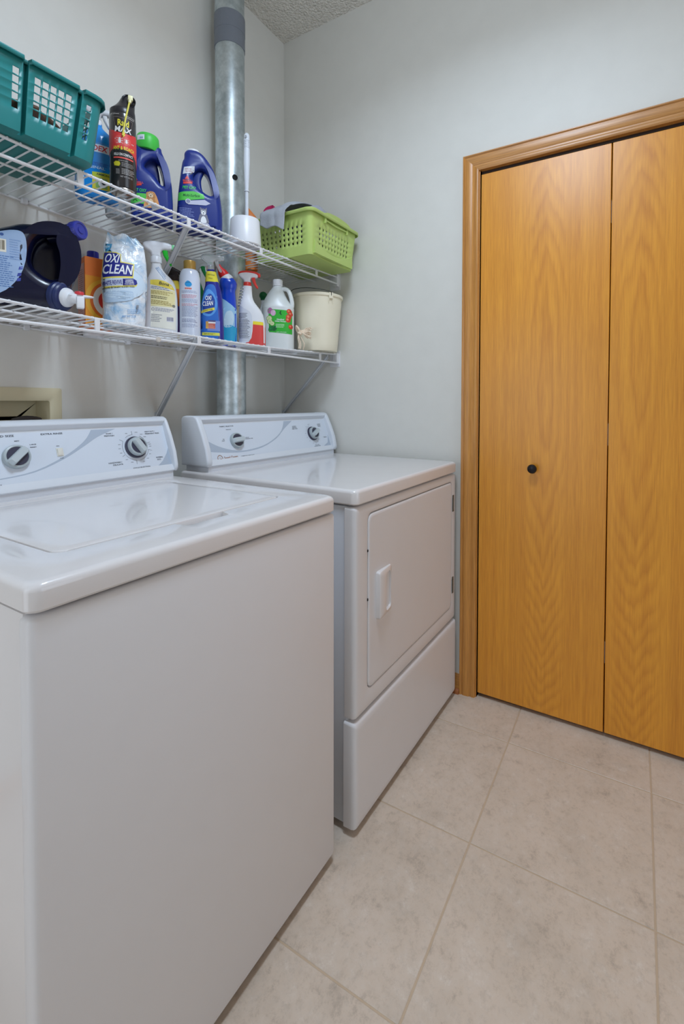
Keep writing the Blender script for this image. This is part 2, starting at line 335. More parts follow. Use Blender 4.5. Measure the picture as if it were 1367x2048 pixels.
class Decal:
    def __init__(self): self.it = []; self.mats = []
    def mi(self, c):
        m = ink(c) if isinstance(c, str) else c
        if m not in self.mats: self.mats.append(m)
        return self.mats.index(m)
    def poly(self, pts, c, layer=0):
        tris = tessellate_polygon([[Vector((p[0], p[1], 0)) for p in pts]])
        self.it.append((list(pts), [tuple(t) for t in tris], self.mi(c), layer)); return self
    def rect(self, u, v, w, h, c, layer=0): return self.poly([(u - w / 2, v - h / 2), (u + w / 2, v - h / 2), (u + w / 2, v + h / 2), (u - w / 2, v + h / 2)], c, layer)
    def disc(self, u, v, r, c, layer=0, n=20, ry=None): return self.poly([(u + r * math.cos(2 * PI * i / n), v + (ry or r) * math.sin(2 * PI * i / n)) for i in range(n)], c, layer)
    def arc(self, u, v, r0, r1, a0, a1, c, layer=0, n=16):
        q = [(math.radians(a0 + (a1 - a0) * i / n)) for i in range(n + 1)]
        p = [(u + r1 * math.cos(a), v + r1 * math.sin(a)) for a in q]; s = [(u + r0 * math.cos(a), v + r0 * math.sin(a)) for a in q]
        self.it.append((p + s, [(i, i + 1, n + 2 + i, n + 1 + i) for i in range(n)], self.mi(c), layer)); return self
    def text(self, s, u, v, w, h=None, c='#222222', layer=1, rot=0, shear=0):
        vs, fs, asp = text_mesh(s); h = h or w / asp; ca, sa = math.cos(math.radians(rot)), math.sin(math.radians(rot))
        out = []
        for x, y in vs:
            a, b = x * w + shear * y * h, y * h
            out.append((u + a * ca - b * sa, v + a * sa + b * ca))
        self.it.append((out, fs, self.mi(c), layer)); return self
    def lines(self, u0, v0, w, h, rows, c, layer=1, rot=0, fill=0.45):
        rnd = random.Random(int(abs(u0 * 1e5) + abs(v0 * 1e5)) + rows); ca, sa = math.cos(math.radians(rot)), math.sin(math.radians(rot))
        for i in range(rows):
            v = -h * (i + 0.5) / rows; x = 0.0; end = w * (rnd.uniform(0.7, 1.0))
            while x < end:
                l = min(rnd.uniform(0.06, 0.16) * w, end - x); t = h / rows * fill / 2
                self.poly([(u0 + a * ca - b * sa, v0 + a * sa + b * ca) for a, b in ((x, v - t), (x + l, v - t), (x + l, v + t), (x, v + t))], c, layer); x += l + 0.02 * w
        return self
    def build(self, name, parent, fn, step=None, off=0.0004, label=None):
        vs, fs, ms = [], [], []
        for pts, fc, m, layer in self.it:
            if step:
                bm = bmesh.new(); bv = [bm.verts.new((p[0], p[1], 0)) for p in pts]
                for f in fc:
                    try: bm.faces.new([bv[i] for i in f])
                    except ValueError: pass
                us = [p[0] for p in pts]; ws = [p[1] for p in pts]
                for lo, hi, nn in ((min(us), max(us), (1, 0, 0)), (min(ws), max(ws), (0, 1, 0))):
                    k = math.ceil(lo / step)
                    while k * step < hi:
                        bmesh.ops.bisect_plane(bm, geom=list(bm.verts) + list(bm.edges) + list(bm.faces), plane_co=(k * step, k * step, 0), plane_no=nn); k += 1
                bm.verts.index_update(); pts = [v.co[:2] for v in bm.verts]; fc = [[v.index for v in f.verts] for f in bm.faces]; bm.free()
            o = len(vs)
            for p in pts:
                P, nr = fn(p[0], p[1]); vs.append(tuple(Vector(P) + Vector(nr) * (off + 0.00016 * layer)))
            for f in fc: fs.append(tuple(o + i for i in f)); ms.append(m)
        me = bpy.data.meshes.new(name); me.from_pydata(vs, [], fs)
        for mm in self.mats: me.materials.append(mm)
        for p, m in zip(me.polygons, ms): p.material_index = m; p.use_smooth = bool(step)
        ob = bpy.data.objects.new(name, me); COL.objects.link(ob); ob.parent = parent
        if label: ob['label'] = label
        return ob
def on_plane(O, U, V):
    O, U, V = Vector(O), Vector(U).normalized(), Vector(V).normalized(); n = U.cross(V)
    return lambda u, v: (O + U * u + V * v, n)
def on_cyl(r, cx=0, cy=0):      # u runs round the front (-y), v is height
    return lambda u, v: (Vector((cx + r * math.sin(u / r), cy - r * math.cos(u / r), v)), Vector((math.sin(u / r), -math.cos(u / r), 0)))
def on_body(mb, ang=0.0):       # projected on the front of a body along y (turned by ang about z)
    t = mb.bvh(); d = Vector((-math.sin(ang), math.cos(ang), 0)); U = Vector((math.cos(ang), math.sin(ang), 0))
    def fn(u, v):
        p = U * u + Vector((0, 0, v)); h = t.ray_cast(p - d * 0.5, d)
        if h[0] is None:
            h = t.find_nearest(p - d * 0.1)
            return h[0], -d
        n = h[1] if h[1].dot(d) < 0 else -h[1]
        return h[0], (n - d * 0.5).normalized()
    return fn

# ---------------------------------------------------------------- the room
RX0, RY0, H = -2.75, -4.0, 2.85
YI, YO, ZI, ZO = -0.9603, -0.8999, 2.0218, 2.0779          # inner and outer edge of the door casing
PW = 0.4447                                                # one bifold leaf
YEND = YI - 4 * PW - 0.004
fl = tag(MB().box(RX0 - 0.1, 0.12, RY0 - 0.1, 0.12, -0.1, -0.0014).obj('floor', M_GROUT), kind='structure')
T, TX, TY, TA = 0.415, -0.185, -1.1347, 0.013
for i in range(-7, 2):
    for j in range(-8, 4):
        g = 0.0042
        w = T / 2 - g / 2
        cx = TX + (i + 0.5) * T - (j + 0.5) * T * TA; cy = TY + (j + 0.5) * T + (i + 0.5) * T * TA
        if not (RX0 - T / 2 < cx < T / 2 and RY0 - T / 2 < cy < T / 2): continue
        ca, sa = math.cos(TA), math.sin(TA)
        def clampp(x, y):
            X, Y = cx + x * ca - y * sa, cy + x * sa + y * ca
            return (min(max(X, RX0), 0.03 if Y < YI else 0.0) - cx, min(max(Y, RY0), 0) - cy)
        ringz = []
        for ins, z in ((0, -0.003), (0, -0.0008), (0.0010, 0.0)):
            q = w - ins
            ringz.append([clampp(x, y) + (z,) for x, y in ((-q, -q), (q, -q), (q, q), (-q, q))])
        area_ = abs((ringz[0][1][0] - ringz[0][0][0]) * (ringz[0][2][1] - ringz[0][1][1]))
        if area_ < 0.002: continue
        MB().loft(ringz, 0, False, True, sm=False).obj('tile', M_TILE, fl, (cx, cy, 0))
tag(MB().box(RX0 - 0.1, 0.12, RY0 - 0.1, 0.12, H, H + 0.08).obj('ceiling', M_CEIL), kind='structure')
# machine wall with the cut-out of the outlet box
BX0, BX1, BZ0, BZ1 = -1.285, -1.030, 1.035, 1.160
wl = MB(); wl.box(RX0, BX0, 0, 0.1, 0, H); wl.box(BX1, 0, 0, 0.1, 0, H); wl.box(BX0, BX1, 0, 0.1, 0, BZ0); wl.box(BX0, BX1, 0, 0.1, BZ1, H)
tag(wl.obj('wall_left', M_WALL), kind='structure')
wr = MB(); wr.box(0, 0.1, YI - 0.004, 0.1, 0, H); wr.box(0, 0.1, YEND, YI - 0.004, ZI + 0.005, H); wr.box(0, 0.1, RY0, YEND, 0, H)
tag(wr.obj('wall_right', M_WALL), kind='structure')
wf_ = MB(); wf_.box(RX0 - 0.1, -1.9, RY0 - 0.1, RY0, 0, H); wf_.box(-0.3, 0.1, RY0 - 0.1, RY0, 0, H); wf_.box(-1.9, -0.3, RY0 - 0.1, RY0, 0, 0.5); wf_.box(-1.9, -0.3, RY0 - 0.1, RY0, 2.4, H)
tag(wf_.obj('wall_front', M_WALL), kind='structure')
wb = MB(); wb.box(RX0 - 0.1, RX0, RY0, -1.02, 0, H); wb.box(RX0 - 0.1, RX0, -0.22, 0.1, 0, H); wb.box(RX0 - 0.1, RX0, -1.02, -0.22, 2.03, H)  # doorway gap made up to go with the side fill lamp
tag(wb.obj('wall_back', M_WALL), kind='structure')
wn = tag(MB().box(-1.9, -0.3, RY0 - 0.06, RY0 - 0.055, 0.5, 2.4).obj('added_window_1', mat('added_window_glass', (240, 245, 250), 0.05, trans=1.0)), kind='structure')  # unseen window, added to go with the fill lamp behind the camera
wf = MB()
for a in ((-1.9, -1.85, 0.5, 2.4), (-0.35, -0.3, 0.5, 2.4), (-1.9, -0.3, 0.5, 0.55), (-1.9, -0.3, 2.35, 2.4), (-1.125, -1.075, 0.5, 2.4)): wf.box(a[0], a[1], RY0 - 0.08, RY0 - 0.03, a[2], a[3])
wf.obj('added_window_frame', M_WHITE, wn)
# dark sheet behind the folding door, its colour standing for the closet's shade
tag(MB().box(0.1, 0.13, YEND - 0.05, YI + 0.05, 0, 2.2).obj('closet_shade', M_DARK), kind='structure')
# oak casing, mitred
PROF = [(0.0, 0.0), (0.0, 0.0075), (0.004, 0.0105), (0.012, 0.0115), (0.016, 0.0095), (0.020, 0.0095), (0.025, 0.0135), (0.040, 0.0155), (0.047, 0.0150), (0.049, 0.0125), (0.052, 0.0125), (0.056, 0.0165), (0.0595, 0.0165), (0.0605, 0.0145), (0.0605, 0.0)]
def casing(name, path):
    m = MB(); m.loft([[path(w, d, e) for w, d in PROF] for e in (0, 1)], 0, True, True, sm=False); return m
tag(casing('trim_1', lambda w, d, e: (-d, YI + w, 0 if e == 0 else ZI + w)).obj('trim_1', M_OAKV), kind='structure')
tag(casing('trim_2', lambda w, d, e: (-d, (YI + w) if e == 0 else (YEND - w), ZI + w)).obj('trim_2', M_OAKH), kind='structure')
tag(casing('trim_3', lambda w, d, e: (-d, YEND - w, 0 if e == 0 else ZI + w)).obj('trim_3', M_OAKV), kind='structure')
jm = MB(); jm.box(-0.001, 0.1, YI - 0.004, YI + 0.012, 0, ZI + 0.004); jm.box(-0.001, 0.1, YEND - 0.012, YEND, 0, ZI + 0.004); jm.box(-0.001, 0.1, YEND, YI - 0.004, ZI, ZI + 0.02)
tag(jm.obj('trim_4', M_OAKV), kind='structure')
tag(MB().box(0.012, 0.040, YEND + 0.002, YI - 0.006, ZI - 0.010, ZI).obj('trim_5', mat('dark_door_track', (48, 34, 28), 0.5)), kind='structure')
# bifold door
d1 = tag(bpy.data.objects.new('door_1', None), kind='structure'); COL.objects.link(d1); d1.location = (0.006, YI - 0.004, 0)
d1['label'] = 'light oak folding closet door with flat leaves and a small black knob'
for k in range(4):
    y1 = -k * PW - 0.0015; y0 = -(k + 1) * PW + 0.0015
    yc = (y0 + y1) / 2
    pn = MB().box(0, 0.034, y0 - yc, y1 - yc, 0.016, 2.0085, 0.0015, 1).obj('door_panel', M_OAKPANEL[k % 2], d1, (0, yc, 0))
    if k in (0, 3):
        ky = -1.168 - (YI - 0.004) - yc if k == 0 else 0.0
        T_ = Matrix.Translation((0, ky, 0.907)) @ Matrix.Rotation(-PI / 2, 4, 'Y')
        MB().lathe([(0.009, -0.002), (0.009, 0.003), (0.0062, 0.006), (0.006, 0.013), (0.012, 0.017), (0.0165, 0.022), (0.0168, 0.026), (0.0145, 0.031), (0.008, 0.0335), (0.0, 0.0342)], 28, T=T_).obj('knob', mat('black_bronze_knob', (30, 27, 32), 0.3, metal=0.3), pn)
    if k == 0:
        for hz in (0.25, 1.0, 1.75): MB().box(0.016, 0.034, y0 - yc - 0.004, y0 - yc + 0.001, hz, hz + 0.075).obj('hinge', M_STEEL, pn)
# baseboards
bb = MB(); bb.extrude([(0, 0), (-0.011, 0), (-0.011, 0.055), (-0.008, 0.066), (-0.004, 0.072), (0, 0.072)], YO + 0.0005, -0.0, 'Y')
tag(bb.obj('baseboard_right', M_OAKH), kind='structure')
q = MB(); q.extrude([(-0.011, 0)] + [(-0.011 - 0.012 * math.cos(a * PI / 12), 0.018 * math.sin(a * PI / 12)) for a in range(7)], YO + 0.0005, -0.0, 'Y')
tag(q.obj('trim_6', mat('red_oak_shoe', (172, 104, 58), 0.45)), kind='structure')
tag(MB().box(RX0, -0.012, -0.011, 0, 0, 0.072, 0.002, 1).obj('baseboard_left', M_OAKV), kind='structure')
# ceiling lamp (out of frame, the room's own light)
cl = thing('ceiling_light', 'round flush ceiling light with a white glass diffuser', 'light', (LX, LY, H))
MB().lathe([(0.20, 0.0), (0.20, -0.02), (0.185, -0.03)], 40).obj('base', M_WHITE, cl)
MB().lathe([(0.18, -0.03), (0.17, -0.055), (0.12, -0.08), (0.05, -0.092), (0.0, -0.094)], 40).obj('diffuser', mat('frosted_diffuser', (245, 243, 238), 0.5, trans=0.7), cl)

# ---------------------------------------------------------------- washer and dryer
HT = 0.9174
def ring3(pts, z): return [(x, y, z) for x, y in pts]
def top_panel(x0, x1, y0, y1, z0, z1, hole=None, R=0.012):
    """pressed-steel top: rounded rim, level face, and an optional rounded opening with its own small lip"""
    fr = hole[5] if hole else None
    def O(ins, r): return rrect(x0 + ins, x1 - ins, y0 + ins, y1 - ins, r, 5, [(fx, 0.0) for fx, dy in fr] if fr else None)
    rs = [ring3(O(0.004, 0.016), z0), ring3(O(0.0, 0.020), z0 + 0.004)]
    for i in range(6):
        a = PI / 2 * i / 5
        rs.append(ring3(O(R * (1 - math.cos(a)), 0.020), z1 - R + R * math.sin(a)))
    m = MB()
    if not hole:
        m.loft(rs, 0, True, True); return m
    hx0, hx1, hy0, hy1, hr, _ = hole
    for ins, z in ((-0.004, z1), (-0.0012, z1 - 0.0008), (0.0, z1 - 0.003), (0.0, z1 - 0.018)):
        rs.append(ring3(rrect(hx0 + ins, hx1 - ins, hy0 + ins, hy1 - ins, hr, 5, fr), z))
    m.loft(rs, 0, True, True); return m
def console(root, W, dy, cap):
    """back console: two end caps, hood, sloping printed face; dy shifts the washer-profile back"""
    P = [(0.712, 0.935), (0.712, 1.088), (0.706, 1.096), (0.694, 1.099), (0.650, 1.099), (0.638, 1.094), (0.630, 1.083), (0.609, 1.041), (0.590, 0.994), (0.5815, 0.955), (0.581, 0.944), (0.587, 0.935)]
    P = [(y + dy, z) for y, z in P]
    h = MB()
    for x in (cap / 2, W - cap / 2):
        h.slab(smooth(P, 1), cap, min(0.006, cap * 0.42), T=Matrix(((0, 1, 0, x), (1, 0, 0, 0), (0, 0, 1, 0), (0, 0, 0, 1))))
    B = [(0.712, 0.935), (0.712, 1.088), (0.706, 1.0955), (0.694, 1.098), (0.650, 1.098), (0.639, 1.093), (0.634, 1.088), (0.6338, 1.0855), (0.6430, 1.0735), (0.6405, 1.0680), (0.5985, 0.957), (0.590, 0.946), (0.587, 0.938), (0.590, 0.935)]
    h.extrude([(y + dy, z) for y, z in B], cap * 0.45, W - cap * 0.45, 'X')
    h.obj('console_housing', M_CONSOLE, root)
    b = MB(); b.box(0.012, W - 0.012, 0.592 + dy, 0.70 + dy, HT - 0.001, 0.936)
    b.obj('console_plinth', M_SIDE, root)
    A = Vector((0, 0.642 + dy, 1.072)); Bq = Vector((0, 0.590 + dy, 0.935)); V = (A - Bq).normalized()
    fn = on_plane(Bq + Vector((0, 0, 0)), (1, 0, 0), V); nrm = Vector((1, 0, 0)).cross(V)
    return fn, V, nrm, Bq
def on_face(Bq, V, nrm, u, v, lift=0.0):
    """matrix putting local xy on the console face, local z out of it"""
    o = Bq + Vector((u, 0, 0)) + V * v + nrm * lift
    return Matrix(((1, V.x, nrm.x, o.x), (0, V.y, nrm.y, o.y), (0, V.z, nrm.z, o.z), (0, 0, 0, 1)))
def knob(root, name, M, r, ang, skirt):
    k = MB()
    if skirt: k.lathe([(r * 1.16, 0.0), (r * 1.16, 0.005), (r * 1.10, 0.007), (0, 0.007)], 40, m=1, T=M, cap0=True)
    z0 = 0.007 if skirt else 0.0
    k.lathe([(r, z0), (r, z0 + 0.008), (r * 0.96, z0 + 0.011), (r * 0.82, z0 + 0.012), (r * 0.80, z0 + 0.0105), (0, z0 + 0.0105)], 40, m=0, T=M)
    ko = k.obj(name, [M_KNOB, M_SLATE], root)
    R = M @ Matrix.Rotation(math.radians(ang), 4, 'Z')
    for s in (-1, 1):
        pts = [(r * 0.78 * math.cos(math.radians(a)), s * r * 0.78 * math.sin(math.radians(a))) for a in range(26, 155, 8)]
        i = MB(); i.loft([[(x, y, z0 + 0.0100) for x, y in pts], [(x, y, z0 + 0.0112) for x, y in pts]], sm=False, T=R); i.obj('inset', M_SLATE, ko)
    g = MB(); w = r * 0.33
    rs = []
    for z, sx, sy in ((z0 + 0.009, 0.90, 1.0), (z0 + 0.022, 0.80, 0.86), (z0 + 0.0245, 0.74, 0.72)):
        rs.append([(x * sx, y * sy, z) for x, y in rrect(-r, r, -w, w, w * 0.5, 4)])
    g.loft(rs, T=R); g.obj('grip', M_KNOBTOP, ko)
    return ko

# washer: origin at its front left foot, x along the wall, y towards the wall
WW = 0.6625
wa = thing('washing_machine', 'white top-loading washing machine nearest the camera, with a closed lid and two grey dials', 'washing machine', (-1.4779, -0.8653, 0))
MB().box(0.003, WW - 0.003, 0.022, 0.705, 0.022, 0.876, 0.004).obj('cabinet', M_WHITE, wa)
MB().box(0, WW, 0.0, 0.030, 0.020, 0.8735, 0.009, 3).obj('front_panel', M_FRONT, wa)
NX = [(0.284, 0.0), (0.290, -0.028), (0.296, -0.0305), (0.385, -0.0305), (0.393, -0.026), (0.402, 0.0)]
top_panel(-0.0015, WW + 0.0015, -0.004, 0.712, 0.8788, HT, (0.082, 0.585, 0.104, 0.545, 0.022, NX)).obj('top_panel', M_WHITE, wa)
MB().loft([ring3(rrect(0.0845 + i, 0.5825 - i, 0.1065 + i, 0.5425 - i, 0.02, 5), z) for i, z in ((0, HT - 0.016), (0, HT - 0.002), (0.0008, HT - 0.0006), (0.003, HT + 0.0002), (0.02, HT + 0.0006))]).obj('lid', M_WHITE, wa)
for x in (0.05, WW - 0.05):
    for y in (0.06, 0.65): MB().lathe([(0.016, 0), (0.018, 0.006), (0.012, 0.009), (0.007, 0.010), (0.007, 0.024)], 16, T=Matrix.Translation((x, y, 0))).obj('foot', M_FOOT, wa)
fn, V, nrm, Bq = console(wa, WW, 0.0, 0.012)
SW, TXC = '#b0bccb', '#484d56'
D = Decal()
D.poly([(0.013, 0.004), (WW - 0.013, 0.004), (WW - 0.013, 0.1425), (0.013, 0.1425)], M_FACE, 0)
lo = [(0.03, 0.033), (0.1300, 0.0325), (0.2092, 0.0343), (0.2804, 0.0429), (0.3469, 0.0669), (0.4038, 0.0971), (0.4452, 0.1214), (0.4988, 0.1424)]
hi = [(0.4318, 0.1424), (0.4154, 0.1195), (0.39, 0.0983), (0.3486, 0.0739), (0.2813, 0.0465), (0.2099, 0.0371), (0.13, 0.0350), (0.03, 0.052)]
D.poly(smooth(lo, 3, False) + smooth(hi, 3, False), SW, 1)
D.poly([(WW - 0.013, 0.073), (0.640, 0.0560), (0.622, 0.0347), (0.600, 0.0185), (0.5723, 0.0060), (0.565, 0.0042), (WW - 0.013, 0.0042)], SW, 1)
D.text('LOAD SIZE', 0.2290, 0.1370, 0.046, 0.0052, TXC, 2); D.text('EXTRA RINSE', 0.3342, 0.1370, 0.050, 0.0046, TXC, 2)
D.text('WATER TEMP', 0.110, 0.1370, 0.050, 0.0050, TXC, 2)
D.text('SOAK /', 0.4790, 0.1290, 0.019, 0.0040, TXC, 2); D.text('PREWASH', 0.4775, 0.1225, 0.028, 0.0040, TXC, 2)
D.text('HEAVY DUTY /', 0.6020, 0.1285, 0.034, 0.0040, TXC, 2); D.text('PERMANENT PRESS', 0.6080, 0.1220, 0.046, 0.0040, TXC, 2)
D.text('NORMAL', 0.6140, 0.0465, 0.023, 0.0042, TXC, 2); D.text('ECO', 0.6110, 0.0400, 0.012, 0.0042, TXC, 2)
D.text('HANDWASH /', 0.4780, 0.0445, 0.038, 0.0042, TXC, 2); D.text('DELICATE', 0.4840, 0.0380, 0.028, 0.0042, TXC, 2)
D.text('CYCLE SELECTION', 0.5512, 0.0224, 0.052, 0.0042, TXC, 2); D.text('PULL KNOB TO START - PUSH KNOB TO STOP', 0.5500, 0.0150, 0.070, 0.0027, TXC, 2)
D.text('HEAVY DUTY', 0.196, 0.0215, 0.030, 0.0040, TXC, 2)
D.text('SMALL', 0.2130, 0.1195, 0.013, 0.0028, TXC, 2); D.text('MED', 0.2560, 0.1235, 0.010, 0.0028, TXC, 2); D.text('LARGE', 0.2880, 0.1125, 0.014, 0.0028, TXC, 2); D.text('RESET', 0.2880, 0.1055, 0.014, 0.0028, TXC, 2)
D.text('ON', 0.3420, 0.1040, 0.007, 0.0028, TXC, 2); D.text('OFF', 0.3460, 0.0715, 0.009, 0.0028, TXC, 2)
KU, KV = 0.546, 0.0830
for a0, a1 in ((92, 128), (150, 205), (212, 262), (275, 345), (18, 60)): D.arc(KU, KV, 0.0385, 0.0392, a0, a1, TXC, 2)
for a in (92, 148, 208, 262, 345, 15): 
    c, s = math.cos(math.radians(a)), math.sin(math.radians(a)); D.poly([(KU + 0.0385 * c - 0.0004 * s, KV + 0.0385 * s + 0.0004 * c), (KU + 0.050 * c - 0.0004 * s, KV + 0.050 * s + 0.0004 * c), (KU + 0.050 * c + 0.0004 * s, KV + 0.050 * s - 0.0004 * c), (KU + 0.0385 * c + 0.0004 * s, KV + 0.0385 * s - 0.0004 * c)], TXC, 2)
for a in (40, 55, 75, 112, 165, 180, 196, 225, 245, 290, 310, 330, 0, 8):
    D.lines(KU + 0.047 * math.cos(math.radians(a)) - 0.004, KV + 0.047 * math.sin(math.radians(a)) + 0.0012, 0.009, 0.0024, 1, TXC, 2)
for a in range(-200, 21, 20): D.lines(0.110 + 0.040 * math.cos(math.radians(a + 90)) - 0.004, 0.084 + 0.040 * math.sin(math.radians(a + 90)), 0.009, 0.0024, 1, TXC, 2)
D.build('console_face', wa, fn)
knob(wa, 'temperature_dial', on_face(Bq, V, nrm, 0.110, 0.084), 0.0275, 90, False)
knob(wa, 'load_size_dial', on_face(Bq, V, nrm, 0.2480, 0.0840), 0.0285, 42, False)
kc = knob(wa, 'cycle_dial', on_face(Bq, V, nrm, KU, KV), 0.0275, 118, True)
sw = MB(); sw.box(-0.0075, 0.0075, -0.0105, 0.0105, 0, 0.002, T=on_face(Bq, V, nrm, 0.3440, 0.0875)); sw.box(-0.006, 0.006, -0.0085, 0.0085, 0.001, 0.005, 0.001, T=on_face(Bq, V, nrm, 0.3440, 0.0875) @ Matrix.Rotation(math.radians(9), 4, 'X'))
sw.obj('rinse_switch', mat('ivory_switch', (226, 224, 214), 0.35), wa)

# dryer, turned very slightly from the wall
WD = 0.7106
dr = thing('clothes_dryer', 'white clothes dryer in the corner, with a side-hinged front door and moulded handle', 'clothes dryer', (-0.7415, -0.8769, 0), -0.014)
MB().box(0.0035, WD - 0.0035, 0.028, 0.70, 0.022, 0.873, 0.004).obj('cabinet', M_SIDE, dr)
top_panel(-0.0015, WD + 0.0015, -0.004, 0.702, 0.8772, HT, None, 0.010).obj('top_panel', M_WHITE, dr)
DX0, DX1, DZ0, DZ1 = 0.0605, 0.6705, 0.363, 0.8455
fp = MB(); oo = lambda i, r, y: [(x, y, z) for x, z in rrect(i, WD - i, 0.3105 + i, 0.8715 - i, r, 5)]
hh = lambda i, y: [(x, y, z) for x, z in rrect(DX0 + i, DX1 - i, DZ0 + i, DZ1 - i, 0.022, 5)]
fp.loft([oo(0.006, 0.004, 0.034), oo(0, 0.006, 0.034), oo(0, 0.008, 0.012), oo(0.0012, 0.008, 0.007), oo(0.0036, 0.008, 0.003), oo(0.008, 0.008, 0.0008), oo(0.016, 0.008, 0.0), hh(-0.003, 0.0), hh(-0.001, 0.0006), hh(0, 0.0025), hh(0, 0.026)], 0, True, True)
fp.obj('front_panel', M_FRONT, dr)
lp = MB(); oo = lambda i, r, y: [(x, y, z) for x, z in rrect(-0.004 + i, WD + 0.006 - i, 0.018 + i, 0.3035 - i, r, 5)]
lp.loft([oo(0.006, 0.004, 0.034), oo(0, 0.006, 0.034), oo(0, 0.008, 0.010), oo(0.0012, 0.008, 0.004), oo(0.0036, 0.008, 0.0), oo(0.009, 0.008, -0.0025), oo(0.02, 0.008, -0.003)], 0, True, True)
lp.obj('lower_panel', M_FRONT, dr)
dd = MB(); g = 0.0030; oo = lambda i, r, y: [(x, y, z) for x, z in rrect(DX0 + g + i, DX1 - g - i, DZ0 + g + i, DZ1 - g - i, r, 5)]
dd.loft([oo(0, 0.020, 0.024), oo(0, 0.020, 0.0020), oo(0.0009, 0.020, 0.0), oo(0.003, 0.020, -0.0012), oo(0.008, 0.018, -0.0016)], 0, True, True)
dor = dd.obj('door', M_FRONT, dr)
hd = MB(); rr = lambda x0, x1, z0, z1, r, y, sk=0.0: [(x, y + sk * (x - x0) / (x1 - x0), z) for x, z in rrect(x0, x1, z0, z1, r, 4)]
hd.loft([rr(0.103, 0.186, 0.541, 0.675, 0.006, -0.001), rr(0.1045, 0.1845, 0.5425, 0.6735, 0.007, -0.013, 0.008), rr(0.108, 0.183, 0.546, 0.670, 0.008, -0.0155, 0.0095), rr(0.142, 0.181, 0.552, 0.661, 0.010, -0.0125, 0.006), rr(0.144, 0.180, 0.554, 0.659, 0.010, -0.008, 0.003), rr(0.147, 0.179, 0.557, 0.656, 0.010, 0.012, 0.0)], 0, True, True)
hd.obj('handle', M_WHITE, dor)
for z0 in (0.414, 0.729): 
    hg = MB(); hg.box(0.674, 0.6875, -0.0020, 0.002, z0, z0 + 0.063, 0.0008, 1)
    hg.tube([(0.6745, -0.003, z0 + 0.008), (0.6745, -0.003, z0 + 0.055)], 0.0024, 10); hg.obj('hinge', mat('hinge_steel', (120, 118, 108), 0.4, metal=0.8), dr)
for z0 in (0.612, 0.745): MB().box(0.0580, 0.0625, -0.0012, 0.004, z0 - 0.003, z0 + 0.003).obj('latch', M_DARK, dr)
for x in (0.05, WD - 0.05):
    for y in (0.07, 0.64): MB().lathe([(0.016, 0), (0.018, 0.006), (0.012, 0.009), (0.007, 0.010), (0.007, 0.024)], 16, T=Matrix.Translation((x, y, 0))).obj('foot', M_FOOT, dr)
fn, V, nrm, Bq = console(dr, WD, -0.020, 0.022)
D = Decal()
D.poly([(0.026, 0.004), (WD - 0.026, 0.004), (WD - 0.026, 0.1425), (0.026, 0.1425)], M_FACE, 0)
lo = [(0.026, 0.0499), (0.0972, 0.0405), (0.1767, 0.0363), (0.2681, 0.0452), (0.3548, 0.0743), (0.4132, 0.1106), (0.4719, 0.1424)]
hi = [(0.4223, 0.1424), (0.3964, 0.1061), (0.3478, 0.0768), (0.2772, 0.0525), (0.19, 0.0420), (0.1274, 0.0469), (0.0674, 0.0667), (0.026, 0.0910)]
D.poly(smooth(lo, 3, False) + smooth(hi, 3, False), SW, 1)
D.poly([(WD - 0.026, 0.0716), (0.667, 0.0352), (0.5966, 0.0060), (0.585, 0.0042), (WD - 0.026, 0.0042)], SW, 1)
D.text('FABRIC SELECTOR', 0.1272, 0.1337, 0.062, 0.0042, TXC, 2); D.text('DELICATE', 0.1318, 0.1218, 0.022, 0.0030, TXC, 2)
D.text('NO', 0.1000, 0.0880, 0.007, 0.0030, TXC, 2); D.text('HEAT', 0.0975, 0.0825, 0.013, 0.0030, TXC, 2)
D.text('REGULAR', 0.2080, 0.0880, 0.017, 0.0028, TXC, 2); D.text('PERMANENT PRESS', 0.2150, 0.0830, 0.038, 0.0028, TXC, 2)
for i, s in enumerate(('AUTOMATIC', 'PERMANENT', 'PRESS / KNITS')): D.text(s, 0.4762, 0.1180 - i * 0.0055, (0.026, 0.028, 0.034)[i], 0.0034, TXC, 2)
for i, s in enumerate(('AUTOMATIC', 'REGULAR', 'FABRICS')): D.text(s, 0.6400, 0.1210 - i * 0.0050, (0.024, 0.020, 0.020)[i], 0.0032, TXC, 2)
D.text('TIME DRY', 0.6600, 0.0600, 0.022, 0.0036, TXC, 2)
for i, s in enumerate(('DRY CYCLE', 'PUSH KNOB TO START', 'HEAT')): D.text(s, 0.5900, 0.0300 - i * 0.0055, (0.028, 0.042, 0.014)[i], 0.0032, TXC, 2)
K2U, K2V = 0.5790, 0.0805
D.arc(K2U, K2V, 0.0360, 0.0366, -70, 20, TXC, 2); D.arc(K2U, K2V, 0.0360, 0.0366, 100, 160, TXC, 2)
for a in (10, 95, 105, 130, 175, 200, 225, 255, 280, 300, 320, 345): D.lines(K2U + 0.043 * math.cos(math.radians(a)) - 0.003, K2V + 0.043 * math.sin(math.radians(a)) + 0.001, 0.007, 0.0022, 1, TXC, 2)
D.arc(0.0655, 0.0240, 0.0085, 0.0112, 0, 360, '#a08070', 2, 28); D.arc(0.0655, 0.0240, 0.0030, 0.0040, 0, 360, '#b0a098', 2, 16); D.poly([(0.0655, 0.0215), (0.068, 0.0235), (0.0790, 0.0125), (0.0745, 0.0122)], '#a5745a', 3)
D.text('Speed Queen', 0.1120, 0.0222, 0.060, 0.0115, '#a5745a', 2); D.text('COMMERCIAL HEAVY DUTY', 0.1880, 0.0218, 0.064, 0.0032, TXC, 2)
D.build('console_face', dr, fn)
knob(dr, 'fabric_dial', on_face(Bq, V, nrm, 0.1530, 0.0790), 0.0275, 4, False)
